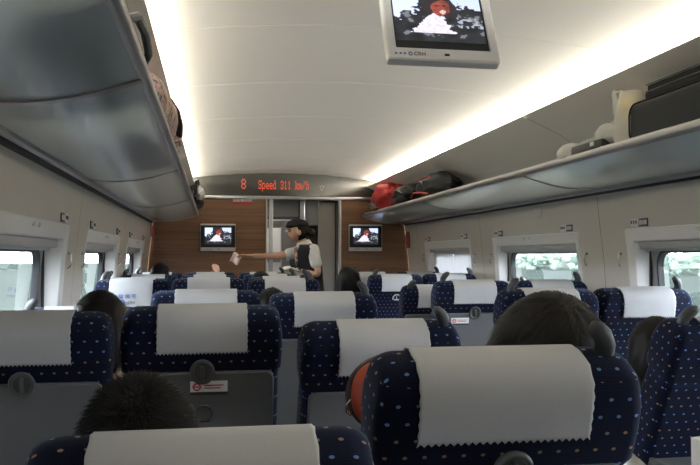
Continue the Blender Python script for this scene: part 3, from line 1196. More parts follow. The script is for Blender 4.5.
def seat(c, r, lean, label, tray='up', sticker=None, cover='N', rotated=False, dx=0.0, writing=False):
    x = COLX[c] + dx
    y = row_y(r) + (0.5 if rotated else 0)
    s = empty('train_seat', (x, y, 0), math.pi if rotated else 0, label, 'seat', GRP)
    rot = (R(lean), 0, 0)
    P_ = (0, 0, PIV_Z)
    link('backrest', ME_BACK, None, s, P_, rot)
    cv = link('headrest_cover', {'N': CL_N, 'W': CL_W, 'L': CL_L}[cover], None, s, P_, rot)
    if cover == 'W' and c == 'C': cv.location.x = -0.016     # sits a little off centre
    if tray == 'up':
        tr = link('tray_table', ME_TRAY, None, s, P_, rot)
        tr.location.y -= 0.004
        if sticker is not None:
            st = link('warning_sticker', ME_STK, None, tr, (sticker, -0.0195, 0.580))
            # fourth level is not allowed: the print sits beside the sticker on the tray
            for me in (ME_STK2, ME_STK3, ME_STK4):
                link(me.name.split('.')[0], me, None, tr, (sticker, -0.0197, 0.580))
        la = link('tray_latch', ME_LATCH, None, s, P_, rot)
        la.delta_location = Matrix.Rotation(R(lean), 3, 'X') @ Vector((0, -0.010, 0.628))
        link('latch_knob', ME_KNOB, None, la)
    elif tray == 'down':
        tr = link('tray_table', ME_TRAYD, None, s, (0, -0.125, 0.715))
        la = link('tray_latch', ME_LATCHO, None, s, P_, rot)
        la.delta_location = Matrix.Rotation(R(lean), 3, 'X') @ Vector((0, -0.006, 0.626))
    for gs in {'A': (-1,), 'C': (1,), 'D': (-1,), 'E': (1,), 'B': ()}[c]:
        gs = -gs if rotated else gs
        g = link('grip_handle', ME_GRIP[gs], None, s, P_, rot)
        g.delta_location = (gs * 0.168, 0, 0)
    link('seat_cushion', ME_CUSH, None, s)
    link('seat_pan', ME_PAN, None, s)
    link('lower_shell', ME_SHELL, None, s, P_, rot)
    for sx in ((-0.215,) if c == 'A' else (-0.226,) if c == 'B' else (-0.233, 0.233) if c == 'C' else (-0.23,) if c == 'D' else (-0.2275, 0.2275)):
        link('armrest', ME_ARM, None, s, (-sx if rotated else sx, 0, 0))
    for sx in (-0.13, 0.13):
        link('leg', ME_LEG, None, s, (sx, 0, 0))
    if writing:
        f = MB()
        zc = 0.672
        yf = back_y(zc, True) + 0.0085
        h1 = link('cover_writing', text_mesh('和 谐 号', 0.030), 'print_blue', cv, (0.02, yf, zc), (R(90), 0, math.pi))
        h2 = link('cover_writing', text_mesh('CRH', 0.022), 'print_dark', cv, (-0.005, yf, zc - 0.036), (R(90), 0, math.pi))
        e = MB(); e.torus((0.045, yf, zc - 0.036), 0.010, 0.013, 0.003, 12, 5); e.box((0.045, yf, zc - .036), (0.022, 0.002, 0.004))
        e.build('cover_emblem', 'print_blue', cv)
    SEATS[c + str(r)] = s
    return s


seat('B', 1, 34.5, 'reclined seat at the bottom left with a wide white cover, nearest of all', cover='W', dx=0.02)
seat('C', 1, 18, 'large upright seat in the bottom centre with wide white cover and horn grip', cover='W', dx=0.024)
seat('A', 2, 17, 'left edge seat in front of the bottom left head, closed grey tray')
s_l2 = seat('B', 2, 12.5, 'seat with a red no smoking sticker and wire ring on its closed tray', sticker=0.018)
seat('C', 2, 25, 'aisle seat with the red leather bag hanging on its back', dx=0.01)
seat('D', 2, 26, 'seat cut by the right frame edge, tray down with a small packet', tray='down', dx=0.08)
seat('E', 2, 16, 'window seat beyond the right frame edge, next to the seat with the packet', dx=0.065)
seat('A', 3, 28, 'reclined window seat hidden behind the left edge seat, only its grip showing')
seat('B', 3, 12, 'middle seat of the left block right behind the sticker seat')
seat('C', 3, 17, 'aisle seat of the left block two rows behind the large centre seat')
seat('D', 3, 14, 'right aisle seat partly hidden by the dark head, tray lowered', tray='down')
seat('E', 3, 13, 'right window seat with bluish cover and pale latch arch, tray lowered', tray='down')
seat('A', 4, 14, 'window seat facing the camera with blue writing on its long cover', rotated=True, cover='L', tray=None, writing=True)
seat('B', 4, 9, 'middle seat facing the camera beside the seat with blue writing', rotated=True, cover='L', tray=None)
seat('C', 4, 15, 'aisle seat facing the camera below the attendant', rotated=True, cover='L', tray=None)
seat('D', 4, 11, 'right aisle seat with red sticker on its closed grey tray', sticker=-0.085)
seat('E', 4, 12, 'right window seat beside the right block sticker seat')
seat('A', 5, 14, 'window seat back to back with the seat with blue writing')
seat('B', 5, 14, 'middle seat directly behind the middle seat facing the camera')
seat('C', 5, 11, 'aisle seat directly behind the aisle seat facing the camera')
seat('D', 5, 28, 'reclined right aisle seat sunk between two upright seats')
seat('E', 5, 25, 'reclined right window seat hidden behind the right sticker seat')
seat('A', 6, 14, 'window seat of the short haired person by the left wall')
seat('B', 6, 16, 'middle seat of the left block, second row from the end wall')
seat('C', 6, 14, 'aisle seat of the left block, second row from the end wall')
seat('D', 6, 16, 'right aisle seat beside the long haired person, tray lowered', tray='down')
seat('E', 6, 14, 'right window seat in front of the closed blind')
seat('A', 7, 16, 'window seat of the last left row before the wood wall')
seat('B', 7, 16, 'middle seat of the last left row before the wood wall')
seat('C', 7, 16, 'aisle seat of the last left row before the wood wall')
seat('D', 7, 17, 'aisle seat of the last right row, behind the long haired person')
seat('E', 7, 16, 'window seat of the last right row under the right television')

# wire cup ring on the tray of the sticker seat
tr = [o for o in s_l2.children if o.name.startswith('tray_table')][0]
m = MB()
m.torus((0.004, -0.024, 0.507), 0.021, 0.024, 0.0022, 24, 6)
m.box((0.004, -0.020, 0.484), (0.03, 0.012, 0.008), 0.002)
m.build('cup_ring', 'chrome', tr)

# ------------------------------------------------------------------ people
def skin_mesh(nodes, edges, root=0, subsurf=1):
    """nodes: list of (pos, rx, ry)"""
    me = bpy.data.meshes.new('skeleton')
    me.from_pydata([n[0] for n in nodes], edges, [])
    ob = bpy.data.objects.new('work', me)
    col.objects.link(ob)
    sk = ob.modifiers.new('Skin', 'SKIN')
    sk.use_smooth_shade = True
    layer = me.skin_vertices[0] if len(me.skin_vertices) else None
    if layer is None:
        dg = bpy.context.evaluated_depsgraph_get(); dg.update()
        layer = me.skin_vertices[0]
    for i, n in enumerate(nodes):
        layer.data[i].radius = (n[1], n[2])
        layer.data[i].use_root = (i == root)
    if subsurf:
        sb = ob.modifiers.new('Subsurf', 'SUBSURF')
        sb.levels = subsurf
        sb.render_levels = subsurf
    dg = bpy.context.evaluated_depsgraph_get()
    dg.update()
    out = bpy.data.meshes.new_from_object(ob.evaluated_get(dg))
    bpy.data.objects.remove(ob)
    return out


def head_mb(m, c, yaw=0.0, scale=1.0):
    """head facing +Y: skull, brow, nose, lips, chin, ears"""
    def f(p):
        q = p.copy()
        if q.z < 0:                       # jaw narrows and comes forward
            q.x *= 1 - 0.30 * (-q.z) ** 1.5
            q.y = q.y * (1 - 0.22 * (-q.z)) + 0.10 * (-q.z)
        if q.y < 0: q.y *= 1.04
        fr = max(0, q.y)
        if fr > 0.25:
            nz = math.exp(-(p.x / 0.17) ** 2)
            q.y += 0.20 * nz * math.exp(-((p.z + 0.22) / 0.12) ** 2)          # nose tip
            q.y += 0.10 * nz * math.exp(-((p.z + 0.02) / 0.16) ** 2)          # bridge
            q.y += 0.06 * math.exp(-(p.x / 0.28) ** 2) * math.exp(-((p.z + 0.50) / 0.07) ** 2)  # lips
            q.y += 0.05 * math.exp(-(p.x / 0.25) ** 2) * math.exp(-((p.z + 0.78) / 0.12) ** 2)  # chin
            for ex in (-0.42, 0.42):
                q.y -= 0.10 * math.exp(-((p.x - ex) / 0.17) ** 2 - ((p.z - 0.02) / 0.10) ** 2)  # sockets
            q.y += 0.05 * math.exp(-((p.z - 0.20) / 0.08) ** 2) * math.exp(-(p.x / 0.6) ** 2)   # brow
        return q
    rot = Matrix.Rotation(yaw, 3, 'Z')
    def g(p): return f(p)
    sub = MB()
    sub.ellipsoid((0, 0, 0), 0.074, 0.092, 0.112, 36, 28, g)
    for sx in (-1, 1):
        sub.ellipsoid((sx * 0.076, -0.012, -0.012), 0.012, 0.019, 0.031, 10, 8)
    for v in sub.bm.verts:
        v.co = rot @ (v.co * scale) + Vector(c)
    me = bpy.data.meshes.new('h'); sub.bm.to_mesh(me); sub.bm.free()
    m.bm.from_mesh(me)
    bpy.data.meshes.remove(me)


def join_body(parts, voxel):
    m = MB()
    for me in parts:
        m.bm.from_mesh(me)
    me = m.mesh('body', angle=180)
    out = evaluated(me, [('REMESH', dict(mode='VOXEL', voxel_size=voxel)), ('SMOOTH', dict(factor=0.5, iterations=2))])
    out.materials.clear()
    out.shade_smooth()
    return out


def hand_nodes(nodes, edges, wrist, direc, up, side, curl=0.35, sc_=1.0):
    """palm and five fingers from wrist index; direc forward, up = back of hand, side = thumb side"""
    d, u, s = Vector(direc).normalized(), Vector(up).normalized(), Vector(side).normalized()
    w = Vector(nodes[wrist][0])
    nodes.append((w + d * 0.045 * sc_, 0.030 * sc_, 0.016 * sc_)); p = len(nodes) - 1
    edges.append((wrist, p))
    for off, ln in ((0.030, 0.068), (0.010, 0.078), (-0.010, 0.073), (-0.028, 0.058)):
        prev = p
        for k, (fr, cu) in enumerate(((0.05, 0), (0.05 + ln * .5, curl * .4), (0.05 + ln, curl))):
            pos = w + d * (0.045 + fr * (1 - .25 * cu)) * sc_ + s * off * sc_ - u * (ln * cu * k * 0.5) * sc_
            nodes.append((pos, (0.0095, 0.0085, 0.0070)[k] * sc_, (0.0095, 0.0085, 0.0070)[k] * sc_))
            edges.append((prev, len(nodes) - 1)); prev = len(nodes) - 1
    prev = wrist
    for k, (a, b, c_) in enumerate(((0.025, 0.026, 0.004), (0.055, 0.050, 0.012), (0.082, 0.055, 0.018))):
        nodes.append((w + d * a * sc_ + s * b * sc_ - u * c_ * sc_, (0.013, 0.010, 0.008)[k] * sc_, (0.013, 0.010, 0.008)[k] * sc_))
        edges.append((prev, len(nodes) - 1)); prev = len(nodes) - 1


def seated(arm_up=False):
    N = [((0, 0.14, 0.53), .15, .11), ((0, 0.13, 0.68), .135, .10), ((0, 0.12, 0.86), .155, .10), ((0, 0.11, 0.99), .13, .08), ((0, 0.115, 1.06), .055, .055), ((0, 0.13, 1.12), .05, .052)]
    Ed = [(0, 1), (1, 2), (2, 3), (3, 4), (4, 5)]
    arms = {}
    for sx in (-1, 1):
        i = len(N)
        up_ = arm_up and sx == 1
        if up_:
            N += [((sx * .17, .11, .985), .055, .055), ((sx * .23, .20, 1.12), .042, .042), ((sx * .19, .18, 1.36), .028, .024)]
        else:
            N += [((sx * .17, .11, .985), .055, .055), ((sx * .215, .17, .75), .043, .043), ((sx * .14, .38, .69), .028, .024)]
        Ed += [(3, i), (i, i + 1), (i + 1, i + 2)]
        arms[sx] = i
        if up_: hand_nodes(N, Ed, i + 2, (-.3, 0, 1), (0, -1, 0), (-sx, 0, 0), .6)
        else: hand_nodes(N, Ed, i + 2, (-sx * .3, 1, -.25), (0, 0, 1), (-sx, 0, 0), .4)
    for sx in (-1, 1):
        i = len(N)
        N += [((sx * .10, .20, .525), .085, .08), ((sx * .11, .58, .53), .060, .060), ((sx * .11, .60, .30), .052, .050), ((sx * .11, .60, .085), .040, .040), ((sx * .115, .73, .045), .038, .030)]
        Ed += [(0, i), (i, i + 1), (i + 1, i + 2), (i + 2, i + 3), (i + 3, i + 4)]
    body = skin_mesh(N, Ed)
    hm = MB(); head_mb(hm, (0, 0.145, 1.205)); hme = hm.mesh('h')
    full = join_body([body, hme], 0.008)
    # clothes: shirt over torso and sleeves, trousers over legs
    SN = [(Vector(n[0]), n[1] + .013, n[2] + .013) for n in N[:4]]
    SE = [(0, 1), (1, 2), (2, 3)]
    for sx in (-1, 1):
        i = arms[sx]; k = len(SN)
        a, b, c_ = (Vector(N[j][0]) for j in (i, i + 1, i + 2))
        SN += [(a, .067, .067), (b, .055, .055), (b.lerp(c_, .82), .039, .036)]
        SE += [(3, k), (k, k + 1), (k + 1, k + 2)]
    shirt = skin_mesh(SN, SE); shirt.materials.clear()
    TN = [((0, .14, .53), .158, .118)]; TE = []
    for sx in (-1, 1):
        k = len(TN)
        TN += [((sx * .10, .20, .525), .096, .09), ((sx * .11, .58, .53), .072, .072), ((sx * .11, .605, .30), .062, .060), ((sx * .11, .60, .11), .052, .052)]
        TE += [(0, k), (k, k + 1), (k + 1, k + 2), (k + 2, k + 3)]
    tro = skin_mesh(TN, TE); tro.materials.clear()
    return full, shirt, tro


BODY, SHIRT, TROUS = seated()
BODYU, SHIRTU, TROUSU = seated(True)
for me in (BODY, BODYU): me.materials.append(M['skin'])
for me in (SHIRT, SHIRTU): me.materials.append(M['shirt_grey'])
for me in (TROUS, TROUSU): me.materials.append(M['shirt_dark'])
HC = Vector((0, 0.145, 1.205))    # head centre in body space


def hair_mesh(seed, n, length, spiky, long_=0.0, vol=1.0, width=0.0028):
    """scalp cap and many thin tapered locks; face side (+Y, low) stays free"""
    r_ = random.Random(seed)
    m = MB()
    rx, ry, rz = 0.080 * vol, 0.099 * vol, 0.117 * vol
    def face(p):   # True where the face is
        return p.y > 0.30 and p.z < 0.42
    def capf(p):
        q = p * (1 + 0.03 * noise.noise(p * 4 + Vector((seed, 0, 0))))
        if p.y > 0.2 and p.z < 0.38: q = Vector((q.x * .93, q.y * (0.80 if p.y > .3 else .9), q.z * .94))
        if p.z < -0.55: q *= 0.90
        return q
    m.ellipsoid((0, 0, 0.004), rx, ry, rz, 28, 20, capf)
    for _ in range(n):
        while True:
            p = Vector((r_.gauss(0, 1), r_.gauss(0, 1), r_.gauss(0, 1))).normalized()
            if not face(p) and p.z > (-0.62 if long_ == 0 else -0.3): break
        base = Vector((p.x * rx, p.y * ry, p.z * rz + 0.004)) * 0.985
        nrm = Vector((p.x / rx, p.y / ry, p.z / rz)).normalized()
        down = Vector((0.0, -0.25, -1.0))
        tan = (down - nrm * down.dot(nrm))
        # whorl: locks run outwards from the crown, lying along the scalp
        crown = Vector((p.x, p.y + 0.30, 0)) + Vector((r_.uniform(-1, 1), r_.uniform(-1, 1), 0)) * 0.25
        flow = down * (1 - max(0, p.z)) + crown * 1.2
        flow = flow - nrm * flow.dot(nrm)
        if flow.length < 0.05: flow = Vector((1, 0, 0))
        dirv = (nrm * spiky + flow.normalized() * (1 - spiky) + Vector((r_.uniform(-1, 1), r_.uniform(-1, 1), r_.uniform(-1, 1))) * 0.16).normalized()
        L = length * r_.uniform(0.6, 1.15)
        if long_ and p.z < 0.55: L = long_ * r_.uniform(0.75, 1.05)
        sd = dirv.cross(nrm)
        if sd.length < 0.05: sd = Vector((1, 0, 0))
        sd.normalize()
        w = width * r_.uniform(0.7, 1.4)
        pts = []
        pos = base.copy(); d = dirv.copy()
        segs = 3 if not long_ else 5
        for k in range(segs + 1):
            pts.append(pos.copy())
            pos = pos + d * L / segs
            d = (d + Vector((0, 0, -0.22 if spiky > .4 else -0.55)) - nrm * (0.10 if spiky < .4 else 0)).normalized()
            # stay outside the head
            e = Vector((pos.x / rx, pos.y / ry, (pos.z - .004) / rz))
            if e.length < 1.01: pos = Vector((pos.x, pos.y, pos.z - .004)) * (1.02 / max(e.length, .3)) + Vector((0, 0, .004))
        va = [m.bm.verts.new(q + sd * w * (1 - 0.8 * k / segs)) for k, q in enumerate(pts)]
        vb = [m.bm.verts.new(q - sd * w * (1 - 0.8 * k / segs)) for k, q in enumerate(pts)]
        for k in range(segs):
            m.bm.faces.new((va[k], va[k + 1], vb[k + 1], vb[k]))
    me = m.mesh('hair', angle=180)
    return me


H_SHORT = hair_mesh(1, 11000, 0.022, 0.50, vol=1.10, width=0.0009)
H_MED = hair_mesh(2, 8000, 0.055, 0.16, vol=1.19, width=0.0014)
H_FAR = hair_mesh(3, 900, 0.03, 0.3, vol=1.04, width=0.003)
H_CROP = hair_mesh(4, 700, 0.012, 0.5, vol=1.01, width=0.002)
H_LONG = hair_mesh(5, 2600, 0.06, 0.1, long_=0.30, vol=1.08, width=0.004)
for me, mt in ((H_SHORT, 'hair_black'), (H_MED, 'hair_brown'), (H_FAR, 'hair_black'), (H_CROP, 'hair_black'), (H_LONG, 'hair_black')):
    me.materials.append(M[mt])


def passenger(head, lean, tilt, yaw, hair, label, shirt='shirt_grey', scale=0.96, raised=False, seat_y=None, shoes=True):
    """a seated person whose head centre lands at the given point"""
    p = empty('person', (0, 0, 0), 0, label, 'person', 'seated passengers')
    rot = Matrix.Rotation(yaw, 4, 'Z') @ Matrix.Rotation(R(lean), 4, 'X') @ Matrix.Rotation(R(tilt), 4, 'Y')
    hip = Vector((0, 0.14, 0.53))
    rel = rot.to_3x3() @ ((HC - hip) * scale)
    hp = Vector(head) - rel
    p.location = hp
    p.rotation_euler = rot.to_euler()
    p.scale = (scale,) * 3
    off = -hip
    b = link('body', BODYU if raised else BODY, None, p, off)
    s = link('shirt', SHIRTU if raised else SHIRT, None, p, off); relink(s, shirt)
    link('trousers', TROUSU if raised else TROUS, None, p, off)
    link('hair', hair, None, p, off + HC)
    for sx in (-1, 1):
        m = MB(); m.ellipsoid((sx * .031, .083, .002), .012, .010, .007, 10, 6); e = m.build('eye', 'eye_white', p, loc=off + HC)
        m = MB(); m.ellipsoid((sx * .031, .0905, .002), .005, .004, .005, 8, 6); m.build('iris', 'black_plastic', e)
    m = MB(); m.ellipsoid((0, .097, -.056), .022, .006, .007, 10, 6); m.build('lips', 'lips', p, loc=off + HC)
    return p


passenger((-0.105, 1.17, 1.035), 24, 0, 0.0, H_SHORT, 'person with short spiky black hair in the nearest left seat, seen from behind', 'shirt_dark', 0.93)
p2 = passenger((0.603, 1.36, 1.125), 14, 8, -0.1, H_MED, 'person with straight dark hair above the large centre seat, seen from behind', 'shirt_grey', 0.97)
for o in p2.children:
    if o.name.startswith('hair'): o.scale = (1.13, 1.05, 1.0)
passenger((-0.345, 2.52, 1.09), 14, -3, 0.2, H_MED, 'person whose dark hair shows in the gap between the second row left seats', 'shirt_dark', 0.93)
passenger((0.262, 3.46, 1.075), 14, -12, 0.1, H_FAR, 'person whose black hair top shows beside the white cover left of centre', 'shirt_blue', 0.93)
passenger((0.33, 5.62, 1.105), 12, 0, 0.0, H_FAR, 'person whose dark crown shows over the cover under the outstretched hand', 'shirt_dark', 0.95)
passenger((-0.435, 6.58, 1.155), 12, 4, -0.6, H_CROP, 'person with cropped hair and a white collar before the left wood wall', 'shirt_white', 0.97)
passenger((1.135, 6.60, 1.115), 6, -12, 0.35, H_LONG, 'person with long black hair leaning into the aisle before the right wood wall', 'shirt_dark', 0.95)
passenger((1.390, 2.27, 1.012), 18, -12, -0.1, H_MED, 'person with dark hair sitting in front of the right edge seat', 'shirt_dark', 0.90)
passenger((-0.13, 7.36, 0.97), 0, 0, 0.0, H_FAR, 'person lifting one hand above the seat covers under the left television', 'shirt_dark', 0.95, raised=True)


# the attendant standing in the aisle, facing left
def attendant():
    p = empty('person', (0.93, 7.80, 0), R(90), 'standing attendant in black cap, black vest and white shirt reaching left in the aisle', 'person')
    N = [((0, -0.05, 0.95), .125, .095), ((0, -0.04, 1.10), .105, .085), ((0, -0.01, 1.27), .13, .09), ((0, 0.015, 1.39), .115, .07), ((0, 0.040, 1.46), .046, .046), ((0, 0.075, 1.52), .045, .046)]
    Ed = [(0, 1), (1, 2), (2, 3), (3, 4), (4, 5)]
    # far arm (x>0) stretched forward, near arm bent
    i = len(N); ra = i
    N += [((.155, .03, 1.385), .052, .052), ((.165, .30, 1.325), .042, .042), ((.10, .545, 1.33), .028, .024)]
    Ed += [(3, i), (i, i + 1), (i + 1, i + 2)]
    hand_nodes(N, Ed, i + 2, (-.1, 1, .05), (0, .1, 1), (-1, 0, .3), .3)
    i = len(N); la = i
    N += [((-.165, -.03, 1.385), .048, .048), ((-.20, -.085, 1.14), .043, .043), ((-.12, .13, 1.185), .028, .024)]
    Ed += [(3, i), (i, i + 1), (i + 1, i + 2)]
    hand_nodes(N, Ed, i + 2, (.15, 1, .12), (-.5, 0, 1), (.6, 0, .6), .6)
    for sx in (-1, 1):
        i = len(N)
        N += [((sx * .085, -.05, .90), .085, .085), ((sx * .085, -.035, .50), .055, .055), ((sx * .085, -.06, .10), .036, .036), ((sx * .09, .07, .04), .034, .028)]
        Ed += [(0, i), (i, i + 1), (i + 1, i + 2), (i + 2, i + 3)]
    hm = MB(); hc = Vector((0, 0.105, 1.575)); head_mb(hm, hc, 0, 0.98); hme = hm.mesh('h')
    body = join_body([skin_mesh(N, Ed), hme], 0.006)
    body.materials.append(M['skin'])
    link('body', body, None, p)
    # white short sleeves and collar of the shirt
    for i, sx in ((ra, 1), (la, -1)):
        a, b = Vector(N[i][0]), Vector(N[i + 1][0])
        SN = [(a + Vector((-sx * .085, -.012, .030)), .050, .050), (a + Vector((-sx * .025, -.012, .018)), .066, .064), (a.lerp(b, .22), .064, .062), (a.lerp(b, .5), .065, .063), (a.lerp(b, .72), .064, .062)]
        me = skin_mesh(SN, [(0, 1), (1, 2), (2, 3), (3, 4)]); me.materials.clear(); link('shirt_sleeve', me, 'shirt_white', p)
    m = MB()
    m.quadgrid([[((.075 + .030 * (1 - t)) * math.cos(q) * .9, .030 + .02 * t + (.070 + .035 * (1 - t)) * math.sin(q) * .9, 1.405 + .075 * t - .022 * math.sin(q)) for q in [2 * math.pi * k / 24 for k in range(24)]] for t in (0, .35, .7, 1)], closed_u=True)
    m.build('shirt_collar', 'shirt_white', p)
    # black sleeveless vest
    m = MB()
    m.loft([[(hx * math.copysign(abs(math.cos(q)) ** .62, math.cos(q)), cy + hy * math.copysign(abs(math.sin(q)) ** .8, math.sin(q)), z) for q in [2 * math.pi * k / 28 for k in range(28)]]
            for z, hx, hy, cy in ((.92, .155, .122, -.05), (1.02, .138, .112, -.045), (1.12, .136, .112, -.035), (1.22, .152, .122, -.018), (1.31, .170, .122, -.004),
                                  (1.365, .184, .108, .008), (1.405, .178, .090, .014), (1.43, .140, .078, .020), (1.445, .100, .068, .026))], True, True)
    m.build('vest', 'vest_black', p, angle=80)
    # trousers and shoes
    TN = [((0, -.05, .94), .135, .105)]
    TE = []
    for sx in (-1, 1):
        k = len(TN)
        TN += [((sx * .085, -.05, .86), .095, .095), ((sx * .085, -.035, .50), .075, .075), ((sx * .085, -.06, .12), .065, .065)]
        TE += [(0, k), (k, k + 1), (k + 1, k + 2)]
    me = skin_mesh(TN, TE); me.materials.clear(); link('trousers', me, 'vest_black', p)
    for sx in (-1, 1):
        m = MB(); m.ellipsoid((sx * .09, .02, .042), .045, .125, .042, 14, 8); m.build('shoe', 'black_plastic', p)
    # hair with a bun, cap above it
    m = MB()
    def hf(q):
        r_ = q.copy()
        if q.y > 0.15 and q.z < 0.45: r_ = Vector((r_.x * .9, r_.y * .72, r_.z * .9))
        return r_
    m.ellipsoid(hc + Vector((0, -.012, .012)), .080, .098, .110, 24, 18, hf)
    h = m.build('hair', 'hair_black', p)
    m = MB(); m.ellipsoid(hc + Vector((0, -.135, -.012)), .042, .042, .045, 16, 12, lambda q: q * (1 + .08 * noise.noise(q * 5))); m.build('hair_bun', 'hair_black', h)
    m = MB()
    def cf(q):
        r_ = q.copy()
        if q.z < 0: r_.z *= .35
        return r_
    m.ellipsoid(hc + Vector((0, .0, .062)), .092, .114, .068, 26, 14, cf)
    m.ellipsoid(hc + Vector((0, .062, .052)), .070, .062, .022, 20, 8)
    m.build('cap', 'vest_black', p)
    for sx in (-1, 1):
        m = MB(); m.ellipsoid(hc + Vector((sx * .029, .079, .002)), .009, .007, .003, 10, 6); e = m.build('eye', 'eye_white', p)
        m = MB(); m.ellipsoid(hc + Vector((sx * .032, .083, .002)), .0095, .008, .006, 8, 6); m.build('iris', 'black_plastic', e)
        m = MB(); m.tube([hc + Vector((sx * .016, .095, .018)), hc + Vector((sx * .034, .090, .021)), hc + Vector((sx * .048, .078, .016))], .003, 5); m.build('eyebrow', 'hair_black', p)
    m = MB(); m.ellipsoid(hc + Vector((0, .096, -.055)), .020, .007, .007, 10, 6); m.build('lips', 'lips', p)
    # patterned neck scarf tied at the front
    m = MB()
    def sf(q): return q * (1 + .22 * noise.noise(q * 3.2 + Vector((3, 1, 0))))
    m.ellipsoid((-.02, .105, 1.385), .045, .040, .040, 16, 12, sf)
    m.ellipsoid((-.03, .118, 1.315), .050, .030, .060, 16, 12, sf)
    m.ellipsoid((.02, .115, 1.29), .035, .025, .060, 14, 10, sf)
    m.tube([(.05, .05, 1.43), (0, .085, 1.425), (-.05, .05, 1.43), (-.055, .0, 1.45), (0, -.02, 1.46), (.055, .0, 1.45), (.05, .05, 1.43)], .016, 8)
    m.build('scarf', 'scarf_print', p)
    m = MB()
    a, b = Vector((-.20, -.085, 1.14)), Vector((-.12, .13, 1.185))
    q = a.lerp(b, .84); dd = (b - a).normalized()
    m.tube([q - dd * .014, q + dd * .014], .031, 14)
    m.build('wristwatch', 'black_plastic', p)
    return p


att = attendant()
# held things
pp = empty('paper_slip', (0.215, 7.905, 1.305), 0, 'pinkish paper slip held out in the stretched hand of the attendant', 'paper')
m = MB()
m.quadgrid([[(-.045 + .09 * i / 6, 0.012 * math.sin(i * .9), -.05 + .10 * j / 4 + .008 * math.sin(i)) for i in range(7)] for j in range(5)])
me = evaluated(m.mesh('sheet'), [('SOLIDIFY', dict(thickness=0.002))]); me.materials.clear()
link('sheet', me, 'paper_pink', pp, rot=(0, R(25), 0))
ph = empty('handset', (0.765, 7.665, 1.245), 0, 'small black handset in the bent hand of the attendant', 'handset')
MB().box((0, 0, 0), (0.055, 0.022, 0.115), .008, rot=Matrix.Rotation(R(-10), 3, 'Y')).build('handset_body', 'black_plastic', ph)
MB().box((0, -.012, 0.02), (0.04, 0.003, 0.055), .001, rot=Matrix.Rotation(R(-10), 3, 'Y')).build('handset_screen', 'plate_dark', ph)
sp = empty('paper_stack', (0.74, 7.62, 1.185), 0, 'loose white papers hanging below the bent hand of the attendant', 'paper')
for k in range(3):
    m = MB()
    m.quadgrid([[(-.09 + .18 * i / 6 + .01 * k, -.03 + .10 * j / 3, 0.02 * math.sin(i * .6 + k) - .014 * k + .01 * j) for i in range(7)] for j in range(4)])
    me = evaluated(m.mesh('sheet'), [('SOLIDIFY', dict(thickness=0.0015))]); me.materials.clear()
    link('sheet', me, 'paper', sp)

# ------------------------------------------------------------------ luggage and small things
def blob(m, c, r, seed, amp=0.18, freq=1.8, nu=24, nv=16, sq=1.0):
    def f(p):
        q = Vector([math.copysign(abs(v) ** sq, v) for v in p])
        return q * (1 + amp * noise.noise(p * freq + Vector((seed * 7.1, seed, 0))) + amp * .5 * noise.noise(p * freq * 2.7 + Vector((seed, 0, seed))))
    m.ellipsoid(c, r[0], r[1], r[2], nu, nv, f)
    return m


RZ = 1.792   # where things rest on the racks
# grey soft suitcase on the right rack
s = empty('suitcase', (1.845, 2.53, RZ - .012), 0, 'dark grey soft suitcase lying on the right rack at the frame edge', 'suitcase')
MB().box((0, 0, 0.098), (0.27, 1.0, 0.195), 0.05, 4).build('shell', 'suitcase_grey', s)
m = MB()
rr = rrect(-.47, .47, 0.02, 0.178, 0.05, 5)
m.tube([(-.1365, y, z) for y, z in rr] + [(-.1365, rr[0][0], rr[0][1])], 0.004, 6)
m.build('piping', 'suitcase_black', s)
s = empty('laptop_case', (1.885, 2.49, RZ + .184), 0, 'ribbed black case lying on top of the dark grey suitcase', 'case')
MB().box((0, 0, 0.018), (0.235, 0.98, 0.034), .008).build('lower_half', 'suitcase_black', s)
MB().box((0.004, 0, 0.052), (0.225, 0.97, 0.030), .008).build('upper_half', 'suitcase_black', s)
m = MB()
for z in (0.004, 0.036, 0.066): m.tube([(-.116, -.48, z), (-.116, .48, z)], .003, 6)
m.build('rib', 'latch_grey', s)

# tall plastic bag with yellow contents
s = empty('plastic_bag', (1.775, 3.10, RZ), 0, 'tall thin white plastic bag with yellow food packs beside the grey suitcase', 'plastic bag')
m = MB()
rings = []
for i in range(13):
    t = i / 12
    z = 0.002 + 0.245 * t
    w = (0.062 + 0.010 * math.sin(t * 5)) * (1 - .15 * max(0, t - .8) / .2)
    rings.append([((w + .007 * noise.noise(Vector((k * .9, t * 6, 1)))) * math.cos(2 * math.pi * k / 20), (w * 1.15 + .009 * noise.noise(Vector((k * .8, t * 6, 4)))) * math.sin(2 * math.pi * k / 20), z) for k in range(20)])
m.loft(rings, True, False)
m.build('bag_film', 'plastic_film', s)
m = MB()
m.quadgrid([[(-.02 + .05 * i / 5 - .02 * j / 5, 0.045 + .10 * math.sin(math.pi * i / 5 * .9) * (1 - .3 * j / 5) + .02 * j / 5, .16 + .115 * j / 5 - .05 * (i / 5) ** 2) for j in range(6)] for i in range(6)])
m.tube([(0.0, .02, .20), (-.01, .06, .262), (-.005, .12, .27), (0, .15, .22), (0, .14, .17)], .006, 6)
m.build('bag_handle', 'plastic_film', s)
MB().box((0, 0, .075), (.08, .09, .14), .01).build('cream_carton', 'cream_box', s)
m = MB(); blob(m, (0.0, .0, .178), (.046, .056, .050), 3, .25); m.build('yellow_pack', 'yellow_food', s)
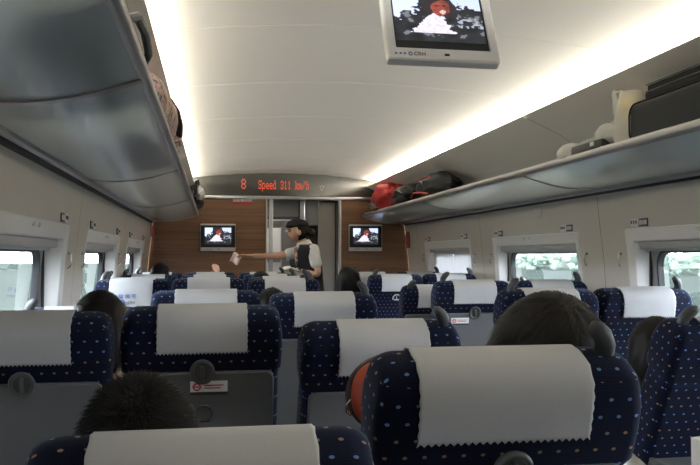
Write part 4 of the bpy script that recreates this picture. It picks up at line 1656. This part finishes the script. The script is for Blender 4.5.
# flat plastic bag with a black box
s = empty('plastic_bag', (1.78, 3.42, RZ), 0, 'flat white plastic bag wrapped round a black case on the right rack', 'plastic bag')
MB().box((-.025, -.05, .040), (.12, .30, .050), .012).build('black_case', 'black_plastic', s)
MB().box((-.086, -.12, .048), (.003, .035, .018), .001).build('case_badge', 'plate_white', s)
m = MB()
def pf(p): return p * (1 + .14 * noise.noise(p * 3 + Vector((5, 2, 1))))
m.ellipsoid((.025, .04, .045), .085, .25, .058, 24, 14, pf)
m.ellipsoid((-.035, .19, .045), .065, .10, .05, 16, 10, pf)
m.ellipsoid((-.03, -.16, .085), .05, .07, .05, 16, 10, pf)
m.tube([(-.03, -.13, .08), (-.02, -.17, .12), (.0, -.19, .15), (.01, -.20, .10)], [.012, .016, .012, .006], 8)
m.build('bag_film', 'plastic_film', s)
m = MB(); blob(m, (.03, -.17, .10), (.03, .045, .045), 8, .3); m.build('pink_wrapper', 'paper_pink', s)

# far right: red bag and two black bags
s = empty('carrier_bag', (1.825, 8.05, RZ - .01), 0, 'crumpled red bag at the far end of the right rack', 'bag')
m = MB(); blob(m, (0, 0, .155), (.17, .40, .165), 2, .22, 2.2, 32, 20); m.build('bag_body', 'nylon_red', s)
m = MB(); blob(m, (-.07, .10, .085), (.11, .17, .085), 5, .25); m.build('patterned_side', 'bag_bw', s)
m = MB(); blob(m, (-.02, .42, .20), (.05, .10, .03), 9, .3); m.build('bag_flap', 'nylon_red', s)
s = empty('backpack', (1.86, 7.22, RZ), 0, 'black bag slumped beside the red bag on the right rack', 'bag')
m = MB(); blob(m, (0, 0, .11), (.16, .40, .12), 11, .16, 2, 30, 18); m.build('bag_body', 'nylon_black', s)
m = MB(); m.tube([(-.14, -.2, .12), (-.17, -.05, .16), (-.15, .1, .13), (-.17, .22, .05)], .012, 8, flat=.4); m.build('strap', 'shirt_grey', s)
m = MB(); blob(m, (-.10, -.05, .07), (.07, .20, .055), 13, .15); m.build('front_pocket', 'nylon_black', s)
s = empty('backpack', (1.88, 6.40, RZ), 0, 'black bag with red piping next along the right rack', 'bag')
m = MB(); blob(m, (0, 0, .12), (.16, .40, .125), 17, .14, 2, 30, 18); m.build('bag_body', 'nylon_black', s)
m = MB(); m.tube([(-.06, .36, .16), (-.10, .30, .20), (-.11, .1, .21), (-.10, -.1, .20)], .008, 6); m.build('red_piping', 'nylon_red', s)
m = MB(); m.tube([(-.15, .35, .06), (-.165, .2, .085), (-.165, 0, .075), (-.15, -.2, .05)], .009, 6); m.build('red_piping', 'nylon_red', s)
m = MB(); m.tube([(-.13, .1, .15), (-.16, .05, .17), (-.165, -.03, .16), (-.14, -.06, .12)], .008, 6); m.build('carry_handle', 'shirt_grey', s)

# left rack
s = empty('suitcase', (-0.397, 1.84, RZ - .012), 0, 'dark grey suitcase with carry handle on the left rack, top left', 'suitcase')
MB().box((0, 0, 0.075), (0.40, 0.95, 0.15), 0.035, 3).build('shell', 'suitcase_grey', s)
m = MB(); m.tube([(.195, .03, .105), (.214, .06, .120), (.219, .22, .126), (.214, .40, .118), (.196, .44, .100)], .012, 8); m.build('carry_handle', 'shell_grey', s)
m = MB(); m.tube([(.20, -.46, .075), (.20, .46, .075)], .004, 6); m.build('zip', 'black_plastic', s)
s = empty('duffel_bag', (-0.305, 3.28, RZ), 0, 'bulging bag with a pink and tan camouflage print on the left rack', 'bag')
m = MB()
rings = []
for i in range(15):
    t = i / 14
    y = -.60 + 1.20 * t
    k_ = (1 - abs(2 * t - 1) ** 3.2) ** .5 if 0 < t < 1 else .12
    ring = []
    for q in range(20):
        a = 2 * math.pi * q / 20
        wv = 1 + .08 * noise.noise(Vector((math.cos(a) * 2, math.sin(a) * 2, t * 4)))
        ring.append((.145 * k_ * wv * math.cos(a), y, .118 + .116 * k_ * wv * math.sin(a) * (1.0 + .08 * math.sin(t * 3))))
    rings.append(ring)
m.loft(rings)
m.build('bag_body', 'bag_print', s, angle=80)
m = MB(); m.tube([(.118, .05, .19), (.142, .12, .16), (.149, .30, .13), (.142, .45, .10)], .016, 8, flat=.5); m.build('zip', 'nylon_black', s)
m = MB(); blob(m, (.09, .50, .07), (.06, .12, .05), 21, .2); m.build('side_pocket', 'bag_print', s)
s = empty('shoulder_bag', (-0.175, 7.75, RZ), 0, 'small black and white bag at the far end of the left rack', 'bag')
m = MB(); blob(m, (0, 0.1, .075), (.075, .42, .075), 31, .15); m.build('bag_body', 'nylon_black', s)
m = MB(); blob(m, (.030, -.20, .13), (.055, .22, .075), 33, .2); m.build('white_bundle', 'paper', s)
m = MB(); m.tube([(.0, -.45, .10), (.01, -.42, .22), (.02, -.30, .25), (.03, -.1, .20), (.03, .1, .14)], .016, 8); m.build('strap', 'nylon_black', s)

# red leather bag hanging on the aisle seat
hb = empty('handbag', (0.436, 1.92, 0.985), 0, 'glossy red brown leather bag hung on the second row aisle seat back', 'handbag')
m = MB()
def bagf(p): return Vector((math.copysign(abs(p.x) ** .8, p.x), p.y, math.copysign(abs(p.z) ** .85, p.z)))
m.ellipsoid((0, 0, 0), .100, .045, .088, 28, 18, bagf)
m.build('bag_body', 'leather_red', hb)
m = MB(); m.torus((0, 0.006, 0), .102, .090, .011, 36, 8); m.build('bag_trim', 'leather_brown', hb)
m = MB(); m.tube([(-.102, -.01, -.01), (-.112, -.012, -.02), (-.112, -.012, -.04), (-.102, -.01, -.048)], .003, 6); m.build('metal_clip', 'chrome', hb)
m = MB(); m.tube([(-.05, .03, .07), (-.02, .055, .085), (.02, .055, .085), (.05, .03, .07)], .006, 6); m.build('bag_handle', 'leather_brown', hb)

# packets and paper
s = empty('packet', (1.55, 2.985, 0.717), R(15), 'white and blue packet standing on the lowered tray past the dark head', 'packet')
MB().box((0, 0, .065), (.085, .04, .13), .004).build('box', 'paper', s)
MB().box((0, -.0205, .065), (.083, .002, .03), .0005).build('blue_band', 'packet_blue', s)
MB().box((0, -.0205, .110), (.06, .002, .016), .0005).build('pink_print', 'paper_pink', s)
s = empty('packet', (1.315, 1.94, 0.717), R(10), 'small white and blue packet at the bottom right frame edge', 'packet')
MB().box((0, 0, .06), (.06, .035, .12), .004).build('box', 'paper', s)
MB().box((0, -.018, .045), (.058, .002, .05), .0005).build('blue_band', 'packet_blue', s)
s = empty('newspaper', (1.235, 2.20, 0.665), 0, 'white sheet of paper on the armrest left of the right edge seat', 'paper')
m = MB()
m.quadgrid([[(-.065 + .13 * i / 8, -.10 + .2 * j / 5, .012 * math.sin(i * .8) + .01 * j) for i in range(9)] for j in range(6)])
me = evaluated(m.mesh('sheet'), [('SOLIDIFY', dict(thickness=0.003))]); me.materials.clear()
link('sheet', me, 'paper', s)
